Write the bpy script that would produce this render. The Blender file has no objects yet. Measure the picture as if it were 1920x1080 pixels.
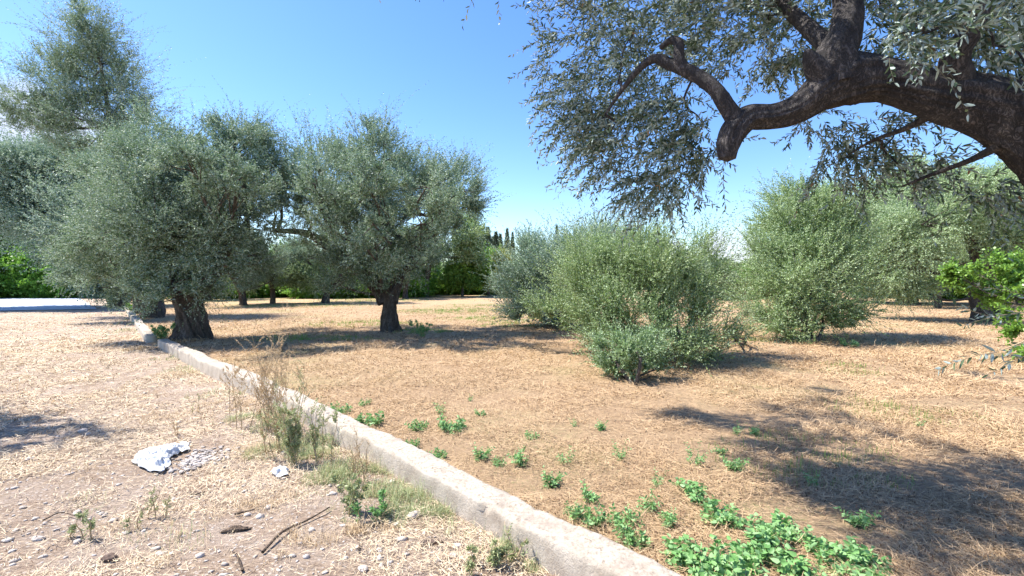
import bpy, math, random
import numpy as np
from mathutils import Vector, Matrix

# ------------------------------------------------------------------ camera, sky, sun, exposure
SC = bpy.context.scene
COL = SC.collection
LENS, HC, HY = 16.5, 1.6, 528.0
F = 1920 * LENS / 36.0
PITCH = math.atan((540 - HY) / F)
cam_d = bpy.data.cameras.new("camera")
cam_d.lens = LENS; cam_d.sensor_width = 36; cam_d.clip_start = 0.05; cam_d.clip_end = 3000
cam = bpy.data.objects.new("camera", cam_d); COL.objects.link(cam)
cam.location = (0, 0, HC); cam.rotation_euler = (math.radians(90) - PITCH, 0, 0)
SC.camera = cam

SUN_EL, SUN_AZ = math.radians(57), math.atan2(0.27, -0.96)      # azimuth of the direction towards the sun
w = bpy.data.worlds.new("World"); SC.world = w; w.use_nodes = True
nt = w.node_tree; N_ = nt.nodes; L_ = nt.links
bg = N_["Background"]; bg.inputs[1].default_value = 0.15
sky = N_.new("ShaderNodeTexSky"); sky.sky_type = 'NISHITA'; sky.sun_disc = False
sky.sun_elevation = SUN_EL
sky.sun_rotation = (math.pi / 2 - SUN_AZ) % (2 * math.pi)
sky.altitude = 0; sky.air_density = 1.05; sky.dust_density = 0.25; sky.ozone_density = 3.2
# a few white clouds low over the horizon
tc = N_.new("ShaderNodeTexCoord")
nz = N_.new("ShaderNodeTexNoise"); nz.inputs["Scale"].default_value = 7.0; nz.inputs["Detail"].default_value = 7
L_.new(tc.outputs["Generated"], nz.inputs["Vector"])
def cloud_mask(dx, dy, dz, rad):
    v = Vector((dx, dy, dz)).normalized()
    dt = N_.new("ShaderNodeVectorMath"); dt.operation = 'DOT_PRODUCT'; dt.inputs[1].default_value = v
    nn = N_.new("ShaderNodeVectorMath"); nn.operation = 'NORMALIZE'
    L_.new(tc.outputs["Generated"], nn.inputs[0]); L_.new(nn.outputs[0], dt.inputs[0])
    mr = N_.new("ShaderNodeMapRange"); mr.interpolation_type = 'SMOOTHSTEP'
    mr.inputs["From Min"].default_value = math.cos(rad); mr.inputs["From Max"].default_value = math.cos(rad * 0.25)
    mr.inputs["To Min"].default_value = -0.35; mr.inputs["To Max"].default_value = 0.25
    L_.new(dt.outputs["Value"], mr.inputs["Value"]); return mr.outputs[0]
def pxdir(px, py): return ((px - 960) / F, 1.0, (HY - py) / F)
ms = [cloud_mask(*pxdir(5, 290), 0.20), cloud_mask(*pxdir(1375, 470), 0.085), cloud_mask(*pxdir(1250, 490), 0.07)]
mx = ms[0]
for m in ms[1:]:
    a = N_.new("ShaderNodeMath"); a.operation = 'MAXIMUM'; L_.new(mx, a.inputs[0]); L_.new(m, a.inputs[1]); mx = a.outputs[0]
ad = N_.new("ShaderNodeMath"); ad.operation = 'ADD'; L_.new(mx, ad.inputs[0]); L_.new(nz.outputs[0], ad.inputs[1])
cr = N_.new("ShaderNodeMapRange"); cr.interpolation_type = 'SMOOTHSTEP'
cr.inputs["From Min"].default_value = 0.52; cr.inputs["From Max"].default_value = 0.74; cr.inputs["To Max"].default_value = 0.85
L_.new(ad.outputs[0], cr.inputs["Value"])
hs = N_.new("ShaderNodeHueSaturation"); hs.inputs["Hue"].default_value = 0.51; hs.inputs["Saturation"].default_value = 1.22; hs.inputs["Value"].default_value = 0.80
L_.new(sky.outputs[0], hs.inputs["Color"])
mixc = N_.new("ShaderNodeMixRGB"); mixc.inputs[2].default_value = (2.6, 2.7, 3.2, 1)
L_.new(cr.outputs[0], mixc.inputs[0]); L_.new(hs.outputs[0], mixc.inputs[1]); L_.new(mixc.outputs[0], bg.inputs[0])

sl = bpy.data.lights.new("sun", 'SUN'); sl.energy = 4.9; sl.angle = math.radians(0.53); sl.color = (1.0, 0.95, 0.87)
sun = bpy.data.objects.new("sun", sl); COL.objects.link(sun)
sd = Vector((math.cos(SUN_AZ) * math.cos(SUN_EL), math.sin(SUN_AZ) * math.cos(SUN_EL), math.sin(SUN_EL)))
sun.rotation_euler = sd.to_track_quat('Z', 'Y').to_euler(); sun.location = sd * 60
vs = SC.view_settings; vs.view_transform = 'Standard'; vs.look = 'None'; vs.gamma = 1; vs.exposure = 1.27
SC.cycles.max_bounces = 6; SC.cycles.transparent_max_bounces = 8

# ------------------------------------------------------------------ helpers
def P(px, py, d):                       # a point seen at that pixel at depth d (metres in front of the camera)
    a = (px - 960) / F; b = (540 - py) / F
    c, s = math.cos(PITCH), math.sin(PITCH)
    v = (a, c + b * s, b * c - s)
    k = d / v[1]
    return np.array((v[0] * k, d, HC + v[2] * k))
def G(px, py, z=0.0):                   # the point of the ground seen at that pixel
    q = P(px, py, 1.0) - np.array((0, 0, HC))
    k = (HC - z) / -q[2]
    return np.array((q[0] * k, q[1] * k, z))

def _hash(i, j, k, seed):
    h = (i.astype(np.int64) * 374761393 + j.astype(np.int64) * 668265263 + k.astype(np.int64) * 2147483647 + seed * 974711) & 0xffffffff
    h = ((h ^ (h >> 13)) * 1274126177) & 0xffffffff
    h = (h ^ (h >> 16)) & 0xffffffff
    return h / 4294967295.0
def vnoise(x, y, z=None, seed=0):
    x = np.asarray(x, float); y = np.asarray(y, float)
    z = np.zeros_like(x) if z is None else np.asarray(z, float)
    xi, yi, zi = np.floor(x), np.floor(y), np.floor(z)
    fx, fy, fz = x - xi, y - yi, z - zi
    fx = fx * fx * (3 - 2 * fx); fy = fy * fy * (3 - 2 * fy); fz = fz * fz * (3 - 2 * fz)
    r = 0
    for a in (0, 1):
        for b in (0, 1):
            for c in (0, 1):
                r = r + _hash(xi + a, yi + b, zi + c, seed) * (fx if a else 1 - fx) * (fy if b else 1 - fy) * (fz if c else 1 - fz)
    return r
def fbm(x, y, z=None, o=4, seed=0):
    r = 0; a = 1.0; t = 0; f = 1.0
    for i in range(o):
        r = r + a * vnoise(np.asarray(x) * f, np.asarray(y) * f, None if z is None else np.asarray(z) * f, seed + i * 17)
        t += a; a *= 0.5; f *= 2.03
    return r / t

WK = [(-29, 34.5), (-20.6, 25.0), (-9.9, 12.6), (-5.42, 8.27), (-3.05, 6.02), (-1.40, 4.29), (-0.20, 3.01), (0.125, 2.644), (1.55, 1.05), (6.5, -4.3), (20, -19)]  # near top edge of the kerb wall
_wy = np.array([q[1] for q in WK[::-1]]); _wx = np.array([q[0] for q in WK[::-1]])
def wallx(y):
    y = np.asarray(y, float)
    r = np.interp(y, _wy, _wx)
    return np.where(y > 34.5, -29 - (y - 34.5) * 0.9, np.where(y < -19, 20 + (-19 - y) * 0.95, r))
def gh(x, y):
    x = np.asarray(x, float); y = np.asarray(y, float)
    v = x - wallx(y)
    right = np.clip((v - 0.05) / 0.3, 0, 1)
    d = np.sqrt(x * x + y * y)
    h = 0.05 * right + 0.09 * (fbm(x * 0.35, y * 0.35, None, 3, 5) - 0.5) + 0.035 * (fbm(x * 2.1, y * 2.1, None, 3, 9) - 0.5) * np.clip(25 / (d + 1), 0, 1)
    h = h + 0.030 * (fbm(x * 7, y * 7, None, 3, 13) - 0.5) * np.clip(8 / (d + 1), 0, 1)
    h = h - 0.02 * np.exp(-(v / 0.25) ** 2)
    return h * np.clip(80 / (d + 1), 0, 1)
def gz(p): return float(gh(p[0], p[1]))
def GG(px, py):
    p = G(px, py)
    for _ in range(3): p = G(px, py, gz(p))
    return p

def mesh_np(name, V, faces, mats, midx=None, rnd=None, smooth=False, uvs=None):
    """V (n,3); faces: a list of (m,k) index arrays"""
    me = bpy.data.meshes.new(name)
    V = np.ascontiguousarray(V, dtype=np.float32)
    if not isinstance(faces, list): faces = [faces]
    faces = [f for f in faces if len(f)]
    loops = np.concatenate([f.ravel() for f in faces]).astype(np.int32)
    tot = np.concatenate([np.full(len(f), f.shape[1]) for f in faces]).astype(np.int32)
    start = np.concatenate([[0], np.cumsum(tot)[:-1]]).astype(np.int32)
    me.vertices.add(len(V)); me.vertices.foreach_set("co", V.ravel())
    me.loops.add(len(loops)); me.loops.foreach_set("vertex_index", loops)
    me.polygons.add(len(tot)); me.polygons.foreach_set("loop_start", start)
    try: me.polygons.foreach_set("loop_total", tot)
    except Exception: pass
    for m in mats: me.materials.append(m)
    if midx is not None: me.polygons.foreach_set("material_index", np.asarray(midx, dtype=np.int32))
    if rnd is not None:
        at = me.attributes.new("rnd", 'FLOAT', 'POINT'); at.data.foreach_set("value", np.asarray(rnd, dtype=np.float32))
    me.update(calc_edges=True)
    if smooth: me.polygons.foreach_set("use_smooth", np.ones(len(tot), dtype=bool))
    me.validate(clean_customdata=False)
    return me
def obj(name, me, parent=None, loc=None):
    o = bpy.data.objects.new(name, me); COL.objects.link(o)
    if parent is not None: o.parent = parent
    if loc is not None: o.location = loc
    return o
def tag(o, label=None, cat=None, group=None, kind=None):
    if label: o['label'] = label
    if cat: o['category'] = cat
    if group: o['group'] = group
    if kind: o['kind'] = kind
    return o
def thing(name, label, cat, loc, group=None):
    o = bpy.data.objects.new(name, None); COL.objects.link(o); o.location = [float(c) for c in loc]
    o.empty_display_size = 0.2
    return tag(o, label, cat, group)
def copy_tree(o, loc, rz, sc, label, group=None):
    kids = list(o.children)
    c = o.copy(); COL.objects.link(c); c.location = [float(q) for q in loc]; c.rotation_euler = (0, 0, rz); c.scale = sc if hasattr(sc, '__len__') else (sc, sc, sc)
    c['label'] = label
    if group: c['group'] = group
    for k in kids:
        d = k.copy(); COL.objects.link(d); d.parent = c
    return c
class Acc:
    def __init__(s): s.V = []; s.F = []; s.n = 0; s.R = []; s.M = []
    def add(s, V, Fc, rnd=0.5, mi=0):
        V = np.asarray(V, float).reshape(-1, 3); s.V.append(V)
        fl = Fc if isinstance(Fc, list) else [Fc]
        for f in fl: s.F.append(np.asarray(f) + s.n); s.M.append(np.full(len(f), mi))
        s.R.append(np.broadcast_to(np.asarray(rnd, float), (len(V),)).copy()); s.n += len(V)
    def mesh(s, name, mats, smooth=False, origin=None):
        V = np.concatenate(s.V)
        if origin is not None: V = V - np.asarray(origin)
        by = {}
        F_, M_ = [], []
        for f, m in zip(s.F, s.M): by.setdefault(f.shape[1], []).append((f, m))
        for k in by:
            F_.append(np.concatenate([a for a, b in by[k]])); M_ += [b for a, b in by[k]]
        return mesh_np(name, V, F_, mats, np.concatenate(M_), np.concatenate(s.R), smooth)
def nrm(v): return v / (np.linalg.norm(v, axis=-1, keepdims=True) + 1e-9)

# ------------------------------------------------------------------ materials
def mat(name):
    m = bpy.data.materials.new(name); m.use_nodes = True
    n = m.node_tree.nodes; l = m.node_tree.links; b = n["Principled BSDF"]
    return m, n, l, b
def ramp(n, l, src, stops):
    r = n.new("ShaderNodeValToRGB"); e = r.color_ramp.elements
    while len(e) < len(stops): e.new(0.5)
    for i, (p, c) in enumerate(stops): e[i].position = p; e[i].color = (*c, 1)
    l.new(src, r.inputs[0]); return r.outputs[0]
def noise(n, l, sc, det=5, rough=0.6, vec=None, dist=0):
    t = n.new("ShaderNodeTexNoise"); t.inputs["Scale"].default_value = sc; t.inputs["Detail"].default_value = det
    t.inputs["Roughness"].default_value = rough; t.inputs["Distortion"].default_value = dist
    if vec is not None: l.new(vec, t.inputs["Vector"])
    return t.outputs[0]
def mixrgb(n, l, f, a, b, mode='MIX'):
    m = n.new("ShaderNodeMixRGB"); m.blend_type = mode
    for i, q in enumerate((f, a, b)):
        if isinstance(q, (float, int)): m.inputs[i].default_value = q
        elif isinstance(q, tuple): m.inputs[i].default_value = (*q, 1)
        else: l.new(q, m.inputs[i])
    return m.outputs[0]
def leaf_mat(name, top, top2, back, transl=0.28, rough=0.6, dry=None):
    m, n, l, b = mat(name)
    a = n.new("ShaderNodeAttribute"); a.attribute_name = "rnd"
    st = [(0.0, top), (0.8, top2)]
    if dry: st = [(0.0, top), (0.9, top2), (0.95, dry), (1.0, dry)]
    c = ramp(n, l, a.outputs["Fac"], st)
    g = n.new("ShaderNodeNewGeometry")
    c2 = mixrgb(n, l, g.outputs["Backfacing"], c, back)
    l.new(c2, b.inputs["Base Color"]); b.inputs["Roughness"].default_value = rough; b.inputs["Specular IOR Level"].default_value = 0.3
    tr = n.new("ShaderNodeBsdfTranslucent"); l.new(mixrgb(n, l, 0.5, c2, tuple(min(1, q * 1.6) for q in top2)), tr.inputs[0])
    mx = n.new("ShaderNodeMixShader"); mx.inputs[0].default_value = transl
    l.new(b.outputs[0], mx.inputs[1]); l.new(tr.outputs[0], mx.inputs[2])
    l.new(mx.outputs[0], n["Material Output"].inputs[0]); return m
M_OLIVE = leaf_mat("olive_leaf", (.05, .10, .05), (.19, .28, .14), (.34, .43, .34), 0.2)
M_OLIVE_S = leaf_mat("olive_leaf_silver", (.08, .15, .085), (.24, .34, .21), (.40, .50, .41), 0.2)
M_OLIVE_G = leaf_mat("olive_leaf_green", (.04, .09, .024), (.25, .36, .12), (.37, .47, .27), 0.22)
M_OLIVE_P = leaf_mat("olive_leaf_pale_green", (.08, .15, .05), (.29, .40, .17), (.40, .50, .32), 0.25)
M_SHOOT = leaf_mat("fresh_olive_shoot", (.04, .09, .026), (.23, .35, .13), (.37, .48, .30), 0.22)
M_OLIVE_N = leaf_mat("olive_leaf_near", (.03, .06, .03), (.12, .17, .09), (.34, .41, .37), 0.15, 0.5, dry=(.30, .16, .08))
M_CITRUS = leaf_mat("citrus_leaf", (.035, .11, .018), (.22, .37, .05), (.18, .32, .07), 0.25, 0.35)
M_HEDGE = leaf_mat("broad_leaf", (.05, .15, .02), (.22, .42, .05), (.18, .34, .07), 0.35, 0.45)
M_CYP = leaf_mat("cypress_leaf", (.035, .065, .035), (.09, .13, .07), (.09, .13, .08), 0.1, 0.7)
M_YEL = leaf_mat("yellow_green_leaf", (.17, .23, .05), (.40, .42, .12), (.36, .40, .18), 0.3, 0.5)
M_WEED = leaf_mat("weed_leaf", (.06, .17, .04), (.24, .44, .15), (.25, .42, .18), 0.25, 0.5, dry=(.42, .38, .14))
M_GREYW = leaf_mat("grey_green_weed", (.16, .22, .09), (.34, .38, .18), (.34, .38, .2), 0.25, 0.6)
M_TWIG = leaf_mat("green_twig", (.10, .11, .06), (.22, .21, .13), (.16, .16, .1), 0.05, 0.7)
M_DRY = leaf_mat("dry_stem", (.30, .21, .12), (.58, .45, .28), (.5, .38, .24), 0.15, 0.7)
M_GRASS = leaf_mat("grass_blade", (.09, .17, .03), (.26, .38, .09), (.2, .3, .08), 0.35, 0.5)
M_STRAW = leaf_mat("straw", (.19, .105, .05), (.71, .51, .30), (.55, .39, .23), 0.12, 0.6)
M_STRAWP = leaf_mat("pale_straw", (.15, .09, .05), (.74, .56, .37), (.7, .56, .38), 0.1, 0.65)

def bark_mat(name, c1, c2, c3, sc=1.0):
    m, n, l, b = mat(name)
    t = n.new("ShaderNodeTexCoord"); mp = n.new("ShaderNodeMapping"); mp.inputs["Scale"].default_value = (1, 1, 0.45)
    l.new(t.outputs["Object"], mp.inputs[0])
    n1 = noise(n, l, 9 * sc, 8, 0.7, mp.outputs[0], 0.6)
    n2 = noise(n, l, 30 * sc, 4, 0.6, mp.outputs[0], 1.6)
    ab = n.new("ShaderNodeMath"); ab.operation = 'SUBTRACT'; ab.inputs[1].default_value = 0.5; l.new(n2, ab.inputs[0])
    a2 = n.new("ShaderNodeMath"); a2.operation = 'ABSOLUTE'; l.new(ab.outputs[0], a2.inputs[0])
    c = ramp(n, l, n1, [(0.3, c1), (0.52, c2), (0.72, c3)])
    e = n.new("ShaderNodeMapRange"); e.inputs["From Max"].default_value = 0.09; e.inputs["To Min"].default_value = 0.4; l.new(a2.outputs[0], e.inputs[0])
    l.new(mixrgb(n, l, 1.0, c, e.outputs[0], 'MULTIPLY'), b.inputs["Base Color"]); b.inputs["Roughness"].default_value = 0.9
    ad = n.new("ShaderNodeMath"); ad.operation = 'MULTIPLY_ADD'; l.new(e.outputs[0], ad.inputs[0]); ad.inputs[1].default_value = 0.8; l.new(n1, ad.inputs[2])
    bp = n.new("ShaderNodeBump"); bp.inputs["Strength"].default_value = 0.9; bp.inputs["Distance"].default_value = 0.03 / sc
    l.new(ad.outputs[0], bp.inputs["Height"]); l.new(bp.outputs[0], b.inputs["Normal"]); return m
M_BARK = bark_mat("olive_bark", (.07, .055, .045), (.17, .14, .115), (.33, .29, .25))
M_BARKN = bark_mat("olive_bark_near", (.025, .021, .022), (.07, .06, .058), (.17, .145, .13), 1.2)  # near limb's bark darkened, putting some canopy shade into its colour
M_BARKD = bark_mat("dead_wood", (.10, .06, .04), (.22, .15, .10), (.42, .33, .25), 2.0)

def ground_mat(name, right):
    m, n, l, b = mat(name)
    t = n.new("ShaderNodeTexCoord"); o = t.outputs["Object"]
    big = noise(n, l, 0.35, 5, 0.6, o); mid = noise(n, l, 2.2, 6, 0.65, o, 0.4)
    fine = noise(n, l, 45, 6, 0.75, o, 1.2)
    mp = n.new("ShaderNodeMapping"); mp.inputs["Rotation"].default_value = (0, 0, 0.5); mp.inputs["Scale"].default_value = (9, 60, 20); l.new(o, mp.inputs[0])
    st1 = noise(n, l, 1.0, 6, 0.7, mp.outputs[0], 2.5)
    mp2 = n.new("ShaderNodeMapping"); mp2.inputs["Rotation"].default_value = (0, 0, -0.7); mp2.inputs["Scale"].default_value = (8, 52, 20); l.new(o, mp2.inputs[0])
    st2 = noise(n, l, 1.0, 6, 0.7, mp2.outputs[0], 2.5)
    s = n.new("ShaderNodeMath"); s.operation = 'MAXIMUM'; l.new(st1, s.inputs[0]); l.new(st2, s.inputs[1])
    if right:
        c = ramp(n, l, s.outputs[0], [(0.42, (.15, .09, .05)), (0.54, (.46, .305, .17)), (0.67, (.69, .50, .30))])
        e = ramp(n, l, mid, [(0.40, (0, 0, 0)), (0.66, (1, 1, 1))])
        c = mixrgb(n, l, e, c, mixrgb(n, l, 0.45, c, (.47, .32, .19)))
        gsrc = n.new("ShaderNodeMath"); gsrc.operation = 'MULTIPLY'; l.new(big, gsrc.inputs[0]); l.new(fine, gsrc.inputs[1])
        c = mixrgb(n, l, ramp(n, l, gsrc.outputs[0], [(0.27, (0, 0, 0)), (0.36, (.75, .75, .75))]), c, (.24, .27, .09))
    else:
        c = ramp(n, l, s.outputs[0], [(0.42, (.16, .10, .065)), (0.54, (.42, .305, .215)), (0.68, (.66, .52, .395))])
        e = ramp(n, l, mid, [(0.42, (0, 0, 0)), (0.62, (1, 1, 1))])
        c = mixrgb(n, l, e, c, mixrgb(n, l, 0.5, c, (.55, .45, .37)))
        v = n.new("ShaderNodeTexVoronoi"); v.inputs["Scale"].default_value = 26; l.new(o, v.inputs["Vector"])
        c = mixrgb(n, l, ramp(n, l, v.outputs["Distance"], [(0.18, (.7, .7, .7)), (0.3, (0, 0, 0))]), c, (.70, .62, .54))
    c = mixrgb(n, l, 1.0, c, ramp(n, l, big, [(0.3, (.86, .84, .82)), (0.65, (1.0, 1.0, 1.0))]), 'MULTIPLY')
    l.new(c, b.inputs["Base Color"]); b.inputs["Roughness"].default_value = 0.95
    ad = n.new("ShaderNodeMath"); ad.operation = 'ADD'; l.new(s.outputs[0], ad.inputs[0]); l.new(fine, ad.inputs[1])
    bp = n.new("ShaderNodeBump"); bp.inputs["Strength"].default_value = 0.9; bp.inputs["Distance"].default_value = 0.03
    l.new(ad.outputs[0], bp.inputs["Height"]); l.new(bp.outputs[0], b.inputs["Normal"]); return m
M_GR = ground_mat("straw_ground", True); M_GL = ground_mat("dry_dirt", False)

def simple(name, c1, c2, sc, rough=0.9, bump=0.3, dist=0.01, p=(0.35, 0.65)):
    m, n, l, b = mat(name); t = n.new("ShaderNodeTexCoord"); o = t.outputs["Object"]
    nn = noise(n, l, sc, 8, 0.7, o, 0.3)
    l.new(ramp(n, l, nn, [(p[0], c1), (p[1], c2)]), b.inputs["Base Color"]); b.inputs["Roughness"].default_value = rough
    bp = n.new("ShaderNodeBump"); bp.inputs["Strength"].default_value = bump; bp.inputs["Distance"].default_value = dist
    l.new(noise(n, l, sc * 3, 6, 0.7, o), bp.inputs["Height"]); l.new(bp.outputs[0], b.inputs["Normal"]); return m
M_ROAD = simple("asphalt", (.36, .40, .47), (.50, .54, .62), 3.0)
M_STONE = simple("limestone", (.30, .25, .21), (.62, .56, .50), 30)
M_CHIP = simple("white_chips", (.22, .18, .15), (.58, .53, .49), 20)
M_DARK = simple("dark_clod", (.05, .035, .028), (.17, .11, .08), 30)
M_PLAST = simple("white_plastic", (.40, .41, .42), (.72, .74, .77), 9, 0.4, 0.6, 0.02)
def concrete():
    m, n, l, b = mat("weathered_concrete"); t = n.new("ShaderNodeTexCoord"); o = t.outputs["Object"]
    g = n.new("ShaderNodeNewGeometry"); sx = n.new("ShaderNodeSeparateXYZ"); l.new(g.outputs["Normal"], sx.inputs[0])
    face = ramp(n, l, noise(n, l, 5, 7, 0.65, o), [(0.3, (.34, .28, .22)), (0.52, (.48, .42, .345)), (0.75, (.56, .495, .42))])
    top = ramp(n, l, noise(n, l, 38, 8, 0.75, o), [(0.35, (.16, .125, .095)), (0.46, (.37, .315, .25)), (0.62, (.49, .43, .36))])
    top = mixrgb(n, l, ramp(n, l, noise(n, l, 6, 8, 0.7, o), [(0.45, (0, 0, 0)), (0.65, (.75, .75, .75))]), top, (.27, .22, .18))
    up = ramp(n, l, sx.outputs[2], [(0.4, (0, 0, 0)), (0.75, (1, 1, 1))])
    c = mixrgb(n, l, up, face, top)
    mp = n.new("ShaderNodeMapping"); mp.inputs["Scale"].default_value = (14, 14, 2.0); l.new(o, mp.inputs[0])
    c = mixrgb(n, l, ramp(n, l, noise(n, l, 1.0, 5, 0.7, mp.outputs[0]), [(0.56, (0, 0, 0)), (0.74, (.6, .6, .6))]), c, (.30, .25, .19))
    l.new(c, b.inputs["Base Color"]); b.inputs["Roughness"].default_value = 0.92
    bp = n.new("ShaderNodeBump"); bp.inputs["Strength"].default_value = 0.8; bp.inputs["Distance"].default_value = 0.012
    l.new(noise(n, l, 50, 8, 0.75, o), bp.inputs["Height"]); l.new(bp.outputs[0], b.inputs["Normal"]); return m
M_CONC = concrete()

# ------------------------------------------------------------------ ground
def spaced(a, n, s, lo, hi):
    t = np.linspace(math.asinh((lo) / s), math.asinh((hi) / s), n); return np.sinh(t) * s
def sheet(name, ys, vs_, m, dz=0.0):
    Y, V = np.meshgrid(ys, vs_, indexing='ij'); X = wallx(Y) + V
    Z = gh(X, Y) + dz
    ny, nv = Y.shape; idx = np.arange(ny * nv).reshape(ny, nv)
    Fc = np.stack([idx[:-1, :-1], idx[:-1, 1:], idx[1:, 1:], idx[1:, :-1]], -1).reshape(-1, 4)
    return obj(name, mesh_np(name, np.stack([X, Y, Z], -1).reshape(-1, 3), Fc, [m], smooth=True))
YS = np.unique(np.concatenate([spaced(0, 760, 2.5, -60, 900)]))
vr = spaced(0, 420, 1.5, 0.0, 900); vl = -spaced(0, 260, 1.2, 0.0, 900)[::-1]
tag(sheet("orchard_ground", YS, vr, M_GR), "straw covered orchard floor on the right of the low concrete wall", "ground", kind="structure")
tag(sheet("dirt_verge", YS, vl, M_GL), "pale dry dirt verge on the left of the low concrete wall", "ground", kind="structure")

# asphalt beyond the verge, its right edge along the line of the wall
ry = np.linspace(0, 1, 60); rv = np.linspace(0, 1, 40)
a0, a1, b0, b1 = np.array((-23.9, 27.0)), np.array((-42.5, 46.0)), np.array((-60, 15.0)), np.array((-90, 42.0))
S, T = np.meshgrid(ry, rv, indexing='ij')
XY = (a0 * (1 - S)[..., None] + a1 * S[..., None]) * (1 - T)[..., None] + (b0 * (1 - S)[..., None] + b1 * S[..., None]) * T[..., None]
Z = gh(XY[..., 0], XY[..., 1]) + 0.03
idx = np.arange(60 * 40).reshape(60, 40)
Fc = np.stack([idx[:-1, :-1], idx[1:, :-1], idx[1:, 1:], idx[:-1, 1:]], -1).reshape(-1, 4)
tag(obj("road", mesh_np("road", np.concatenate([XY, Z[..., None]], -1).reshape(-1, 3), Fc, [M_ROAD], smooth=True)), "grey blue asphalt road beyond the dirt verge at far left", "road", kind="structure")

# ------------------------------------------------------------------ low wall
def wall(name, y0, y1, label, ztop=0.2, width=0.205, seed=0, step=0.02):
    n = int((y1 - y0) / step); y = np.linspace(y0, y1, n); x = wallx(y)
    prof = [(0, -0.25), (0, -0.02), (0, .04), (0, .08), (0, .12), (0, .16), (0.004, ztop - .015), (0.016, ztop)]
    k = 9
    prof += [(0.016 + (width - .032) * (i + 1) / k, ztop) for i in range(k)]
    prof += [(width, ztop - .02), (width, .14), (width, .08), (width, -.25)]
    prof = np.array(prof); m = len(prof)
    V = np.zeros((n, m, 3)); V[..., 0] = x[:, None] + prof[None, :, 0] * 1.4; V[..., 1] = y[:, None]; V[..., 2] = prof[None, :, 1]
    a, b = V[..., 0] * 1.0, V[..., 1] * 1.0
    dn = fbm(a * 9, b * 9, V[..., 2] * 9, 4, 31 + seed) - 0.5
    dn2 = vnoise(a * 1.3, b * 1.3, None, 77 + seed) - 0.5
    V[..., 0] += dn * 0.022 + dn2 * 0.02
    top = (prof[:, 1] > ztop - .03)[None, :]
    V[..., 2] += top * ((fbm(a * 22, b * 22, None, 3, 5) - .5) * 0.022 + dn2 * 0.035 + (fbm(a * 3, b * 3, None, 2, 8) - .5) * 0.03)
    ch = np.clip(vnoise(a * 2.3, b * 2.3, None, 99) - 0.72, 0, 1) * 4            # chipped edge
    V[..., 2] -= (np.abs(prof[:, 0] - 0.01) < 0.03)[None, :] * top * ch * 0.035
    for yj in (2.98, 4.6, 6.7, 9.1, 14.0, 17.5, 21.5):                    # joints and cracks
        cj = np.exp(-((y + .12 * prof[None, :, 0].T * 3 - yj).T / (step * .8)) ** 2) if False else np.exp(-((y - yj)[:, None] + prof[None, :, 0] * .25 + .02 * np.sin(prof[None, :, 1] * 40)) ** 2 / (step * .7) ** 2)
        V[..., 2] -= top * cj * .03; V[..., 0] += (prof[:, 0] < .01)[None] * cj * .03
    idx = np.arange(n * m).reshape(n, m)
    Fc = np.stack([idx[:-1, :-1], idx[1:, :-1], idx[1:, 1:], idx[:-1, 1:]], -1).reshape(-1, 4)[:, ::-1]
    caps = []
    for r in (0, n - 1):
        c = V[r].mean(0); 
    me = mesh_np(name, V.reshape(-1, 3), [Fc, np.array([idx[0][::-1]]), np.array([idx[-1]])], [M_CONC])
    return tag(obj(name, me), label, "low wall")
wall("concrete_wall", -2.0, 11.3, "long low weathered concrete wall running from the bottom edge past the tall dry weeds")
wall("concrete_wall", 12.3, 26.2, "far stretch of low concrete wall beyond the gap beside the thick gnarled trunk", seed=4, step=0.04)

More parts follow.
